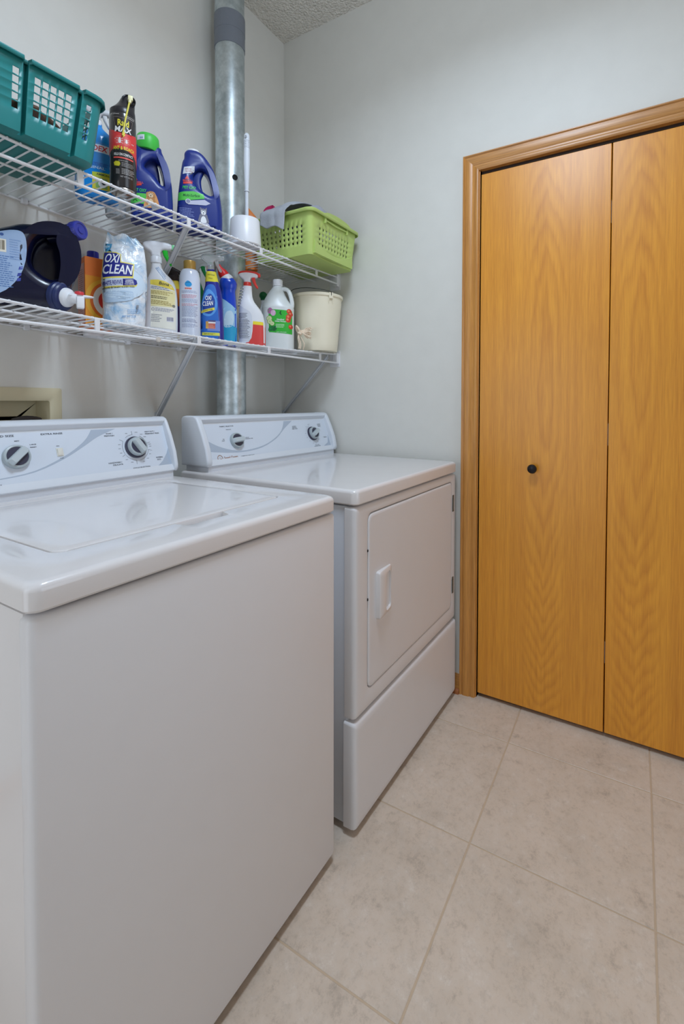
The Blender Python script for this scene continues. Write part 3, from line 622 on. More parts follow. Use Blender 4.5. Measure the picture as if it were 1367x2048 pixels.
knob(dr, 'cycle_dial', on_face(Bq, V, nrm, K2U, K2V), 0.0260, 28, True)

# ---------------------------------------------------------------- vent pipe
PX, PY, PR = -0.425, -0.094, 0.0555
vp = thing('vent_pipe', 'galvanised round metal vent pipe running up the wall behind the shelves', 'pipe', (PX, PY, 0.10))
m = MB(); m.lathe([(PR, 0.98), (PR, H - 0.101)], 48, cap0=False, cap1=False); m.obj('duct', M_GALV, vp)
m = MB(); m.lathe([(PR - 0.0025, 0.0), (PR - 0.0025, 0.985), (PR - 0.001, 0.99)], 48, cap0=False, cap1=False)
for i in range(6): m.lathe([(PR - 0.002, 0.905 + i * 0.013), (PR + 0.0012, 0.909 + i * 0.013), (PR - 0.002, 0.915 + i * 0.013)], 48, cap0=False, cap1=False)
m.obj('foil_duct', mat('bright_foil', (206, 200, 190), 0.18, metal=1.0), vp)
m = MB()
for z0, z1, e in ((2.425, 2.487, 0.0016), (2.470, 2.535, 0.0026), (2.412, 2.440, 0.0020)): m.lathe([(PR + 0.0003, z0), (PR + e, z0 + 0.001), (PR + e + 0.0004, (z0 + z1) / 2), (PR + e, z1 - 0.001), (PR + 0.0003, z1)], 48, cap0=False, cap1=False)
m.obj('duct_tape', mat('grey_duct_tape', (118, 124, 134), 0.45, bump=0.5, bscale=60), vp)
az = math.radians(-123 + 7); T_ = Matrix.Translation((PR * math.cos(az), PR * math.sin(az), 1.905)) @ Matrix.Rotation(az, 4, 'Z') @ Matrix.Rotation(PI / 2, 4, 'Y')
MB().lathe([(0.0105, -0.002), (0.0105, 0.002), (0.0095, 0.0035), (0.0065, 0.0030), (0.006, 0.001), (0.002, 0.0008), (0.0, 0.002)], 24, T=T_).obj('rubber_plug', M_FOOT, vp)
# outlet box sunk in the wall
ob = thing('outlet_box', 'cream recessed washer outlet box in the wall behind the washing machine', 'outlet box', (-1.16, 0, 1.10))
m = MB(); cream = mat('cream_plastic', (214, 204, 172), 0.4)
ox = lambda i, y, r=0.006: [(x, y, z) for x, z in rrect(-0.15 + i, 0.151 - i, -0.085 + i, 0.084 - i, r, 4)]
ih = lambda i, y: [(x, y, z) for x, z in rrect(-0.118 + i, 0.118 - i, -0.055 + i, 0.0465 - i, 0.006, 4)]
m.loft([ox(0, 0.0), ox(0, -0.006), ox(0.003, -0.008), ih(-0.003, -0.008), ih(0, -0.006), ih(0.0, 0.075), ih(0.05, 0.075)], 0, False, True)
m.obj('recess', cream, ob)
for x, c, nm in ((-0.055, (170, 30, 32), 'red'), (0.065, (44, 40, 40), 'black')):
    v = MB(); v.tube([(x, 0.04, -0.055), (x, 0.04, -0.018)], 0.011, 12); v.tube([(x, 0.045, -0.018), (x, 0.02, -0.018), (x, 0.012, -0.018)], 0.008, 10); v.tube([(x, 0.05, -0.04), (x, 0.05, -0.05)], 0.015, 12)
    vo = v.obj('valve', mat('brass', (170, 140, 80), 0.35, metal=0.9), ob)
    hn = MB(); hn.slab(smooth([(x - 0.034, -0.012), (x - 0.034, -0.002), (x, 0.004), (x + 0.034, -0.002), (x + 0.034, -0.012), (x, -0.016)], 3), 0.008, 0.002, T=Matrix.Translation((0, 0.010, 0))); hn.obj('handle', mat(nm + '_valve_handle', c, 0.4), vo)

# ---------------------------------------------------------------- wire shelves
def zs_top(x): return 1.700 + 0.033 * (x + 0.52) ** 2
def zs_bot(x): return 1.350 + 0.042 * (x + 0.62) ** 2
XL, XR, YF = -1.90, -0.004, -0.316
def wire_shelf(label, zs, zlow, ymid, struts, braces, end_z):
    r = thing('wire_shelf', label, 'shelf', (0, 0, 0), 0, 'white wire shelves on the left wall')
    xs = [XL + (XR - XL) * i / 24 for i in range(25)]
    R = 0.0036
    for nm, y, off, rad in (('front_rail', YF, -0.0052, R), ('middle_rail', ymid, -0.0072, 0.003), ('back_rail', -0.006, -0.0072, 0.003)):
        m = MB(); m.tube([(x, y, zs(x) + off) for x in xs], rad, 8); m.obj(nm, M_SHELF, r)
    m = MB(); m.tube([(XL, YF - 0.001, zlow), (XR, YF - 0.001, zlow)], R + 0.0004, 10); m.obj('lower_rail', M_SHELF, r)
    me = None; n = int((XR - XL - 0.02) / 0.0254)
    for i in range(n):
        x = XR - 0.018 - i * 0.0254
        y1 = -0.004
        if abs(x - PX) < PR + 0.004: y1 = PY - PR - 0.006
        z = zs(x) - 0.0022
        if y1 == -0.004 and me: o = bpy.data.objects.new('wire', me); COL.objects.link(o); o.parent = r; o.location = (x, 0, z); continue
        w = MB(); w.tube([(0, y1, 0), (0, -0.17, 0), (0, YF + 0.0005, 0), (0, YF - 0.0030, -0.0010), (0, YF - 0.0042, -0.0045)], 0.0021, 6)
        o = w.obj('wire', M_SHELF, r, (x, 0, z))
        if y1 == -0.004: me = o.data
    for x in struts:
        m = MB(); m.box(x - 0.0062, x + 0.0062, YF - 0.0042, YF + 0.001, zlow, zs(x) - 0.004, 0.001, 1); m.obj('strut', M_SHELF, r)
    for (x0, z0, y0), (x1, z1) in braces:
        d = Vector((x1 - x0, -0.004 - y0, z1 - z0)); L = d.length; d.normalize(); sx = Vector((1, 0, 0)); nn = sx.cross(d).normalized(); sx = d.cross(nn)
        Tm = Matrix(((sx.x, nn.x, d.x, x0), (sx.y, nn.y, d.y, y0), (sx.z, nn.z, d.z, z0), (0, 0, 0, 1)))
        b = MB(); b.box(-0.0085, 0.0085, -0.0016, 0.0016, 0, L, T=Tm); b.box(-0.0085, -0.006, -0.006, 0.0016, 0.0, L, T=Tm); b.box(0.006, 0.0085, -0.006, 0.0016, 0.0, L, T=Tm)
        b.tube([(x0, y0 - 0.005, z0 + 0.004), (x0, y0 + 0.004, z0 + 0.004)], 0.004, 8)
        b.box(x1 - 0.0085, x1 + 0.0085, -0.005, -0.001, z1 - 0.025, z1 + 0.012); b.obj('brace', M_BRACE, r)
    for x in [-0.2 - 0.3 * k for k in range(6)]:
        if abs(x - PX) < 0.09: x -= 0.1
        c = MB(); c.box(x - 0.008, x + 0.008, -0.013, -0.001, zs(x) - 0.015, zs(x) + 0.003, 0.002, 1); c.obj('wall_clip', M_SHELF, r)
    e = MB(); a, b = end_z
    e.box(-0.020, -0.001, YF - 0.006, YF + 0.016, a + 0.006, b, 0.001, 1); e.box(-0.0028, -0.0004, YF - 0.010, YF + 0.045, a - 0.008, b + 0.012, 0.0006, 1)
    e.obj('end_bracket', M_SHELF, r)
    return r
ws2 = wire_shelf('upper white wire shelf, holding the teal and lime baskets', zs_top, 1.6725, -0.19, (-1.115, -0.800, -0.492, -0.165), [((-0.803, 1.674, YF + 0.004), (-0.72, 1.475)), ((-1.72, 1.674, YF + 0.004), (-1.70, 1.475))], (1.655, 1.716))
ws1 = wire_shelf('lower white wire shelf, holding the spray bottles and cream bucket', zs_bot, 1.3215, -0.21, (-1.078, -0.765, -0.452, -0.140), [((-0.757, 1.345, YF + 0.020), (-0.690, 1.095)), ((-0.062, 1.345, YF + 0.020), (-0.013, 1.095)), ((-1.62, 1.345, YF + 0.020), (-1.58, 1.095))], (1.312, 1.364))
m = MB(); m.lathe([(0.0, -0.002), (0.0075, -0.002), (0.0080, 0.001), (0.0065, 0.004), (0.0, 0.0045)], 20, T=Matrix.Translation((-0.908, YF - 0.004, 1.3215)) @ Matrix.Rotation(PI / 2, 4, 'X')); m.obj('end_cap', mat('off_white_cap', (206, 198, 190), 0.5), ws1)

# ---------------------------------------------------------------- things on the shelves
def on_bottom(x, y): return (x, y, zs_bot(x) + 0.0004)
def on_top(x, y): return (x, y, zs_top(x) + 0.0004)
def R_(d): return math.radians(d)
def bottle_rings(rows, e=2.6, n=40):
    """rows: (z, left, right, half depth) -> rings of a bottle that may lean or be lopsided"""
    return [ring(z, (r - l) / 2, d, e if len(rest) == 0 else rest[0], (l + r) / 2, 0, n) for z, l, r, d, *rest in rows]
def body(rows, e=2.6, sm=2):
    rows = [tuple(r) + ((e,) if len(r) == 4 else ()) for r in rows]
    m = MB(); m.loft(bottle_rings(smooth(rows, sm, False), e)); return m
def sprayer(root, x, z, sc, head_m, trig_m, nozz_m, collar_m, top_m=None, tilt=0.0):
    T = Matrix.Translation((x, 0, z)) @ Matrix.Rotation(R_(tilt), 4, 'Y') @ Matrix.Scale(sc, 4)
    m = MB(); m.lathe([(0.0150, 0.0), (0.0160, 0.001), (0.0160, 0.018), (0.0145, 0.020), (0.010, 0.021)], 28, T=T)
    m.obj('collar', collar_m, root)
    H_ = smooth([(-0.012, 0.018), (-0.016, 0.030), (-0.030, 0.040), (-0.036, 0.050), (-0.032, 0.060), (-0.014, 0.066), (0.014, 0.066), (0.036, 0.063), (0.044, 0.058), (0.044, 0.046), (0.036, 0.041), (0.020, 0.040), (0.013, 0.032), (0.012, 0.018)], 3)
    m = MB(); m.slab(H_, 0.024, 0.008, T=T); h = m.obj('spray_head', head_m, root)
    if top_m:
        m = MB(); m.slab(smooth([(-0.037, 0.052), (-0.033, 0.061), (-0.014, 0.0672), (0.014, 0.0672), (0.037, 0.0645), (0.046, 0.059), (0.046, 0.050), (0.030, 0.056), (0.0, 0.059), (-0.022, 0.056)], 3), 0.0255, 0.003, T=T); m.obj('shroud', top_m, h)
    m = MB(); m.slab(smooth([(0.018, 0.041), (0.031, 0.043), (0.033, 0.030), (0.038, 0.014), (0.045, 0.002), (0.042, -0.004), (0.034, 0.002), (0.026, 0.016), (0.020, 0.028)], 3), 0.015, 0.004, T=T); m.obj('trigger', trig_m, root)
    m = MB(); m.box(0.0435, 0.0535, -0.0085, 0.0085, 0.0445, 0.0600, 0.002, 2, T=T); m.tube([tuple(T @ Vector((0.053, 0, 0.052))), tuple(T @ Vector((0.055, 0, 0.052)))], 0.003 * sc, 8); m.obj('nozzle', nozz_m, root)
def pl(name, col, rough=0.32, **k): return mat(name, col, rough, **k)
WHITEPL = pl('white_plastic', (232, 234, 238), 0.3, var=0.01)
CLEARPL = pl('clear_milky_plastic', (236, 240, 242), 0.2, trans=0.75, var=0.01)
NAVYJUG = pl('navy_plastic', (10, 14, 44), 0.25, coat=0.2)

# --- lower shelf, left to right
# detergent jug lying on its side, seen from its back label
jx, jy = -1.166, -0.178
jg = thing('detergent_jug', 'large near-black detergent jug lying on its side, pale blue label facing out', 'jug', on_bottom(jx, jy), R_(-23))
o = [(-0.215, 0.020), (-0.10, 0.010), (0.010, 0.010), (0.075, 0.014), (0.082, 0.055), (0.088, 0.085), (0.092, 0.120), (0.090, 0.155), (0.084, 0.178), (0.086, 0.192), (0.078, 0.226), (0.030, 0.218), (-0.013, 0.212), (-0.040, 0.200), (-0.090, 0.178), (-0.150, 0.160), (-0.212, 0.140), (-0.222, 0.080)]
hole = smooth([(x + 0.008, z) for x, z in [(-0.004, 0.120), (0.002, 0.160), (0.018, 0.185), (0.040, 0.194), (0.058, 0.190), (0.068, 0.160), (0.066, 0.122), (0.054, 0.096), (0.034, 0.086), (0.012, 0.098)]], 4)
jm = MB(); jm.slab(smooth(o, 4), 0.125, 0.030, [list(reversed(hole))], seg=5); jm.v = [(x, y, max(z, 0.002)) for x, y, z in jm.v]
jb = jm.obj('body', NAVYJUG, jg)
m = MB(); m.slab([((p[0] - 0.040) * 1.12 + 0.040, (p[1] - 0.14) * 1.12 + 0.14) for p in hole], 0.03, 0.010, T=Matrix.Translation((0, 0.012, 0))); m.obj('grip_recess', NAVYJUG, jb)
m = MB(); Tc = Matrix.Translation((0.082, -0.028, 0.214)) @ Vector((0.66, -0.74, 0.10)).to_track_quat('Z', 'Y').to_matrix().to_4x4()
m.tube([(0.040, -0.006, 0.203), tuple(Tc @ Vector((0, 0, -0.008))), tuple(Tc @ Vector((0, 0, 0.018)))], 0.0205, 28); m.obj('neck', NAVYJUG, jb)
m = MB(); m.lathe([(0.0215, 0.014), (0.0225, 0.016), (0.0225, 0.036), (0.021, 0.038), (0.017, 0.038), (0.016, 0.0365), (0.009, 0.0365), (0.0085, 0.0385), (0.0, 0.0385)], 36, T=Tc)
for a in range(0, 360, 12): m.tube([tuple(Tc @ Vector((0.0225 * math.cos(R_(a)), 0.0225 * math.sin(R_(a)), z))) for z in (0.018, 0.035)], 0.0007, 5)
m.obj('fill_cap', pl('violet_blue_cap', (52, 58, 150), 0.35), jg, None)
Ts = Matrix.Translation((0.060, -0.048, 0.044)) @ Vector((0.72, -0.68, -0.12)).to_track_quat('Z', 'Y').to_matrix().to_4x4()
m = MB(); m.lathe([(0.030, -0.012), (0.036, -0.006), (0.037, 0.004), (0.034, 0.007), (0.035, 0.010), (0.033, 0.014), (0.027, 0.018), (0.02, 0.018)], 36, T=Ts); m.obj('spout_collar', pl('slate_blue_collar', (34, 46, 92), 0.35), jg)
m = MB(); m.lathe([(0.0235, 0.014), (0.0240, 0.020), (0.022, 0.026), (0.016, 0.029), (0.013, 0.031), (0.013, 0.049), (0.0115, 0.052), (0.0, 0.052)], 32, T=Ts)
nz = Ts @ Vector((0, 0, 0.040))
m.slab(smooth([(-0.016, -0.0015), (0.006, -0.003), (0.026, -0.002), (0.036, 0.0), (0.028, 0.0025), (0.006, 0.003), (-0.016, 0.0015)], 2), 0.016, 0.0012, T=Matrix.Translation(nz + Vector((0.006, -0.004, 0.006))))
m.box(-0.0085, 0.0085, -0.0085, 0.0085, -0.026, 0.004, 0.003, T=Matrix.Translation(nz + Vector((0.012, -0.010, 0.0))))
sp = m.obj('spout', WHITEPL, jg)
m = MB(); m.lathe([(0.0105, 0), (0.0105, 0.006), (0.0095, 0.008), (0.0, 0.009)], 24, T=Matrix.Translation(nz + Vector((0.010, -0.006, 0.0080)))); m.obj('button', pl('red_button', (206, 58, 66), 0.4), sp)
D = Decal(); LB = '#9db6d8'
Lab = smooth([(-0.205, 0.040), (-0.120, 0.030), (-0.070, 0.036), (-0.036, 0.075), (-0.022, 0.120), (-0.020, 0.165), (-0.030, 0.186), (-0.060, 0.183), (-0.110, 0.160), (-0.200, 0.125)], 4)
D.poly(Lab, LB, 0)
D.rect(-0.073, 0.146, 0.030, 0.030, '#e6e2d4', 1)
for i in range(9): D.rect(-0.084 + i * 0.0027, 0.147, 0.0010 + 0.0008 * (i % 3), 0.022, '#7d7462', 2)
D.lines(-0.098, 0.124, 0.058, 0.075, 15, '#5d7fb4', 1); D.lines(-0.195, 0.110, 0.085, 0.066, 13, '#5d7fb4', 1)
D.disc(-0.066, 0.172, 0.0038, '#44609c', 1); D.rect(-0.078, 0.172, 0.005, 0.007, '#44609c', 1)
for a, b in ((-0.032, 0.098), (-0.035, 0.082), (-0.036, 0.070)): D.poly([(a - 0.004, b - 0.004), (a + 0.004, b - 0.002), (a + 0.005, b + 0.006), (a - 0.002, b + 0.004)], '#3c4a9c', 1)
D.lines(-0.052, 0.165, 0.022, 0.05, 9, '#86a2cc', 1)
D.build('label', jb, (lambda f: (lambda u, v: f(u + 0.014, v)))(on_body(jm)), 0.012, 0.0006)

# orange carton
bx = thing('carton', 'orange cardboard carton with a yellow round, half hidden by the pale pouch', 'box', on_bottom(-0.960, -0.118), R_(-12))
m = MB(); m.box(-0.044, 0.044, -0.030, 0.030, 0.0, 0.203, 0.0012, 1); m.obj('carton_body', pl('orange_card', (238, 122, 44), 0.5), bx)
D = Decal(); fnb = on_plane((0, -0.030, 0), (1, 0, 0), (0, 0, 1))
D.poly([(-0.0435, 0.003), (0.0435, 0.003), (0.0435, 0.150), (-0.0435, 0.150)], '#f09a28', 1); D.poly([(-0.0435, 0.143), (0.0, 0.157), (0.0435, 0.143), (0.0435, 0.150), (-0.0435, 0.150)], '#ee7a2c', 2)
D.disc(0.008, 0.083, 0.052, '#f2b236', 2, 40, 0.060); D.disc(0.012, 0.083, 0.044, '#e8702a', 3, 40, 0.052); D.disc(0.016, 0.083, 0.040, '#f3efe6', 4, 40, 0.046); D.disc(0.020, 0.083, 0.030, '#d63a2c', 5, 36)
D.build('front_print', bx, fnb)
D = Decal(); D.rect(0, 0.10, 0.050, 0.17, '#d9968c', 0); D.lines(-0.020, 0.17, 0.040, 0.13, 22, '#a86258', 1); D.build('side_print', bx, on_plane((-0.044, 0, 0), (0, -1, 0), (0, 0, 1)), label='pinkish side panel with small print')
# blue capped bottle behind it
bb_ = thing('bottle', 'white bottle with a dark blue cap behind the orange carton', 'bottle', on_bottom(-0.930, -0.038), R_(-20))
m = body([(0, -0.026, 0.026, 0.022), (0.003, -0.029, 0.029, 0.025), (0.17, -0.029, 0.029, 0.025), (0.20, -0.022, 0.022, 0.019), (0.214, -0.013, 0.013, 0.013), (0.226, -0.012, 0.012, 0.012)]); m.obj('body', WHITEPL, bb_)
MB().lathe([(0.0165, 0.222), (0.0168, 0.224), (0.0160, 0.249), (0.0145, 0.251), (0, 0.251)], 28).obj('cap', pl('dark_blue_cap', (24, 26, 140), 0.35), bb_)

# stand-up pouch
def pouch_mat():
    m = mat('pouch_film', (206, 222, 238), 0.16, coat=0.5, var=0)
    nt = m.node_tree; b = nt.nodes['Principled BSDF']; L = nt.links.new; tc = N(nt, 'ShaderNodeTexCoord')
    n = N(nt, 'ShaderNodeTexNoise', Scale=26.0, Detail=5.0, Roughness=0.6, Distortion=0.6); L(tc.outputs['Object'], n.inputs['Vector'])
    c = N(nt, 'ShaderNodeValToRGB'); L(n.outputs['Fac'], c.inputs['Fac'])
    c.color_ramp.elements[0].position = 0.34; c.color_ramp.elements[0].color = lin((150, 192, 226)); c.color_ramp.elements[1].position = 0.56; c.color_ramp.elements[1].color = lin((232, 238, 244))
    L(c.outputs[0], b.inputs['Base Color'])
    n2 = N(nt, 'ShaderNodeTexNoise', Scale=34.0, Detail=3.0, Distortion=1.5); L(tc.outputs['Object'], n2.inputs['Vector'])
    bp = N(nt, 'ShaderNodeBump', Strength=0.6, Distance=0.006); L(n2.outputs['Fac'], bp.inputs['Height']); L(bp.outputs[0], b.inputs['Normal'])
    return m
po = thing('detergent_pouch', 'crinkled pale blue and white plastic stand-up pouch with big navy and white lettering', 'pouch', on_bottom(-0.949, -0.228), R_(-33))
rows = [(0.0, -0.052, 0.048, 0.034), (0.006, -0.056, 0.052, 0.038), (0.06, -0.054, 0.055, 0.036), (0.12, -0.057, 0.059, 0.032), (0.17, -0.054, 0.058, 0.026), (0.205, -0.051, 0.055, 0.017), (0.232, -0.050, 0.051, 0.007), (0.240, -0.046, 0.049, 0.003), (0.262, -0.040, 0.030, 0.0012)]
pm = MB(); rs = []
rnd = random.Random(3)
for k, (z, l, r, d) in enumerate(smooth(rows, 5, False)):
    rg = []
    for i in range(56):
        a = 2 * PI * i / 56; c, s_ = math.cos(a), math.sin(a)
        x = (l + r) / 2 + (r - l) / 2 * math.copysign(abs(c) ** 0.9, c); y = d * math.copysign(abs(s_) ** 1.15, s_)
        w = 0.0013 * math.sin(9 * a + z * 70) * math.sin(z * 95 + 3 * c) + 0.0007 * math.sin(23 * c + z * 160)
        top = 0.006 * math.sin(5.0 * c + 1.0) if z > 0.235 else 0
        rg.append((x + 0.3 * w, y + (w if d > 0.004 else 0.8 * w) * (1 if z > 0.01 else 0), z + top * min(1, (z - 0.235) / 0.02)))
    rs.append(rg)
pm.loft(rs); pb = pm.obj('film', pouch_mat(), po)
proxy = MB(); proxy.loft([ring(z, (r - l) / 2, d + 0.0022, 2.1, (l + r) / 2, 0, 56) for z, l, r, d in smooth(rows, 5, False)])
D = Decal(); NV, YL, WH = '#252a86', '#f0e068', '#f2f4f6'
D.disc(-0.006, 0.128, 0.062, '#cfe2f2', 0, 40, 0.046)
D.poly([(-0.053, 0.150), (-0.047, 0.216), (-0.016, 0.216), (-0.004, 0.211), (-0.004, 0.189), (0.029, 0.187), (0.026, 0.145), (-0.05, 0.138)], YL, 1)
D.poly([(-0.051, 0.152), (-0.045, 0.213), (-0.017, 0.213), (-0.006, 0.208), (-0.006, 0.186), (0.026, 0.184), (0.024, 0.150), (-0.049, 0.142)], NV, 2)
D.text('OXI', -0.026, 0.1970, 0.034, 0.026, WH, 3, 0, 0.25); D.text('CLEAN', -0.0125, 0.1660, 0.073, 0.027, WH, 3, 2, 0.2)
D.poly([(-0.055, 0.130), (0.030, 0.142), (0.036, 0.128), (0.033, 0.122), (-0.054, 0.109)], YL, 1)
D.poly([(-0.055, 0.131), (0.000, 0.140), (0.000, 0.121), (-0.055, 0.115)], '#c8d0e2', 2); D.text('WHITE REVIVE', -0.027, 0.1270, 0.050, 0.012, NV, 3, 8)
D.poly([(0.000, 0.140), (0.026, 0.144), (0.034, 0.140), (0.036, 0.131), (0.032, 0.126), (0.000, 0.121)], NV, 2)
D.text('LAUNDRY', 0.0165, 0.1380, 0.020, 0.0045, WH, 3, 7); D.text('WHITENER', 0.0165, 0.1325, 0.022, 0.0045, WH, 3, 7); D.text('STAIN REMOVER', 0.0165, 0.1273, 0.024, 0.0030, WH, 3, 7)
D.text('IMPROVES DETERGENT IN EVERY WASH', -0.011, 0.1155, 0.080, 0.0048, '#4a4a3a', 3, 8)
D.poly([(-0.050, 0.238), (-0.026, 0.240), (-0.028, 0.228), (-0.040, 0.214), (-0.049, 0.210)], '#4c9cc8', 1); D.text('NEW', -0.038, 0.230, 0.013, 0.006, '#d4ecf6', 2, 10)
D.text('NET WT 3 LB', 0.014, 0.036, 0.034, 0.0058, '#6a9cce', 1, 6); D.lines(0.010, 0.056, 0.034, 0.014, 3, '#8ab0d6', 1, 6)
D.poly(smooth([(-0.048, 0.092), (-0.038, 0.102), (0.018, 0.108), (0.026, 0.098), (0.020, 0.082), (-0.040, 0.072)], 3), '#b9d0e6', 0)
D.build('label', po, (lambda f: (lambda u, v: f(u - 0.003, v - 0.008)))(on_body(proxy)), 0.006, 0.0003)
D = Decal(); D.lines(-0.0, 0.0, 0.10, 0.008, 3, '#98a0ac', 1, 90); 
D.build('side_print', po, (lambda f: (lambda u, v: f(u + 0.0535, v + 0.030)))(on_body(proxy)), 0.007, 0.0003)

# floor-cleaner spray bottle, back label towards us
bo = thing('spray_bottle', 'white spray bottle with a green trigger and a yellow-topped back label', 'spray bottle', on_bottom(-0.783, -0.163), R_(-36), 'spray bottles on the lower shelf')
bm_ = body([(0, -0.046, 0.042, 0.024), (0.004, -0.050, 0.046, 0.028), (0.05, -0.050, 0.048, 0.029), (0.125, -0.048, 0.047, 0.029), (0.165, -0.045, 0.042, 0.028), (0.188, -0.040, 0.031, 0.024), (0.205, -0.033, 0.014, 0.018), (0.222, -0.030, 0.002, 0.015), (0.238, -0.029, -0.001, 0.0135)]); bm_.obj('body', WHITEPL, bo)
sprayer(bo, -0.015, 0.236, 1.06, WHITEPL, pl('bright_green_trigger', (30, 196, 46), 0.35), pl('pale_green_nozzle', (138, 224, 158), 0.3), WHITEPL)
D = Decal()
D.poly([(-0.032, 0.030), (0.041, 0.024), (0.044, 0.120), (0.040, 0.150), (0.030, 0.166), (0.012, 0.176), (-0.010, 0.180), (-0.032, 0.178)], '#f3f1e4', 0)
D.poly([(-0.032, 0.164), (0.039, 0.150), (0.030, 0.166), (0.012, 0.176), (-0.010, 0.180), (-0.032, 0.178)], '#f2dc5a', 1)
D.text('Bona', 0.008, 0.1680, 0.029, 0.0105, '#3c3426', 2, -6, 0.1)
D.rect(0.004, 0.1215, 0.070, 0.052, '#f3e9b0', 1); D.lines(-0.030, 0.160, 0.066, 0.010, 2, '#8a94b8', 2, -5); D.lines(-0.030, 0.146, 0.066, 0.012, 3, '#b09c48', 2, -4); D.lines(-0.030, 0.130, 0.058, 0.010, 2, '#6a624a', 2, -4); D.lines(-0.030, 0.116, 0.064, 0.014, 3, '#a08c40', 2, -4)
D.lines(-0.018, 0.092, 0.055, 0.012, 3, '#9a9cb4', 2, -3); D.arc(-0.025, 0.086, 0.0035, 0.0045, 0, 360, '#7478a0', 2); D.lines(-0.030, 0.072, 0.034, 0.026, 5, '#a0a0a8', 2, -3)
D.disc(0.035, 0.100, 0.0045, '#8c8c80', 2); D.rect(0.024, 0.056, 0.020, 0.015, '#e8e8ee', 2)
for i in range(8): D.rect(0.0155 + i * 0.0024, 0.057, 0.0011 + 0.0006 * (i % 2), 0.012, '#6a6884', 3)
D.build('label', bo, on_body(bm_), 0.008, 0.0006)
D = Decal(); D.lines(-0.008, 0.224, 0.046, 0.012, 3, '#7aa0cc', 1, -55); D.build('neck_print', bo, on_body(bm_), 0.008, 0.0006)
# small polish bottle behind it
pb_ = thing('bottle', 'purple and yellow bottle with a black flip cap behind the green-triggered spray bottle', 'bottle', on_bottom(-0.685, -0.088), R_(-38))
m = MB(); m.loft(bottle_rings([(0, -0.028, 0.028, 0.022), (0.004, -0.031, 0.031, 0.025), (0.026, -0.031, 0.031, 0.025)]), 0, True, False)
m.loft(bottle_rings([(0.026, -0.031, 0.031, 0.025), (0.125, -0.031, 0.031, 0.025)]), 1, False, False)
m.loft(bottle_rings([(0.125, -0.031, 0.031, 0.025), (0.165, -0.030, 0.030, 0.024), (0.185, -0.026, 0.026, 0.02)]), 2, False, False)
m.loft(bottle_rings([(0.185, -0.026, 0.026, 0.02), (0.198, -0.021, 0.021, 0.018), (0.218, -0.018, 0.018, 0.016)]), 0, False, True)
m.obj('body', [pl('yellow_plastic', (238, 208, 60), 0.35), pl('purple_plastic', (72, 40, 130), 0.35), pl('orange_plastic', (236, 128, 48), 0.35)], pb_)
m = MB(); m.lathe([(0.020, 0.214), (0.021, 0.218), (0.020, 0.232), (0.015, 0.236)], 24); m.slab(smooth([(-0.020, 0.228), (-0.018, 0.252), (-0.004, 0.262), (0.012, 0.256), (0.030, 0.247), (0.034, 0.241), (0.020, 0.238), (0.018, 0.228)], 3), 0.028, 0.007); m.obj('cap', pl('dark_brown_cap', (36, 24, 22), 0.3), pb_)

# aerosol with gold cap
ac = thing('aerosol_can', 'slim white aerosol can with a gold cap and small back print', 'can', on_bottom(-0.714, -0.213), R_(-38.6))
m = MB(); m.lathe([(0.029, 0.002), (0.0315, 0.0), (0.0325, 0.004), (0.0325, 0.190)] + [(0.0325 - 0.0125 * (1 - math.cos(R_(a))), 0.190 + 0.038 * math.sin(R_(a))) for a in range(15, 91, 15)], 44); m.obj('can_body', pl('pale_blue_white_enamel', (216, 224, 240), 0.18, coat=0.4, var=0.005), ac)
MB().lathe([(0.0185, 0.227), (0.0190, 0.229), (0.0190, 0.2535), (0.0180, 0.256), (0, 0.2565)], 32).obj('cap', pl('gold_cap', (176, 140, 70), 0.35, metal=0.35), ac)
D = Decal(); fc = on_cyl(0.0325)
Lg = Decal(); Lg.poly(smooth([(-0.016, 0.176), (-0.006, 0.186), (0.006, 0.176), (0.001, 0.167), (-0.011, 0.167)], 3), '#2f9cdc', 0); Lg.lines(-0.016, 0.1635, 0.024, 0.006, 1, '#e0705a', 0, 0, 0.8); Lg.build('logo', ac, fc, 0.006, 0.0003)
for z, n_, c in ((0.155, 2, '#9aa4c4'), (0.142, 3, '#d08a9a'), (0.128, 3, '#9aa4c4'), (0.113, 2, '#c88a9a'), (0.104, 8, '#98a2c0'), (0.064, 3, '#8890b0'), (0.048, 3, '#a0a8c4')): D.lines(-0.028, z, 0.056, 0.0043 * n_, n_, c, 0)
D.build('label', ac, fc, 0.006, 0.0003)

# green spray bottle behind it
gb = thing('spray_bottle', 'green bottle with a clear spray head and green trigger, behind the gold-capped can', 'spray bottle', on_bottom(-0.583, -0.088), R_(-42), 'spray bottles on the lower shelf')
m = MB(); m.loft(bottle_rings([(0, -0.030, 0.030, 0.022), (0.004, -0.033, 0.033, 0.025), (0.11, -0.033, 0.033, 0.025)]), 1, True, False); m.loft(bottle_rings(smooth([(0.11, -0.033, 0.033, 0.025), (0.165, -0.032, 0.032, 0.024), (0.205, -0.022, 0.022, 0.017), (0.235, -0.012, 0.012, 0.012), (0.255, -0.012, 0.012, 0.012)], 3, False)), 0, False, True)
m.obj('body', [pl('green_bottle', (26, 140, 78), 0.25), pl('ochre_label', (190, 140, 40), 0.4)], gb)
sprayer(gb, -0.004, 0.250, 1.0, CLEARPL, pl('leaf_green', (24, 166, 84), 0.35), pl('leaf_green', (24, 166, 84)), CLEARPL)

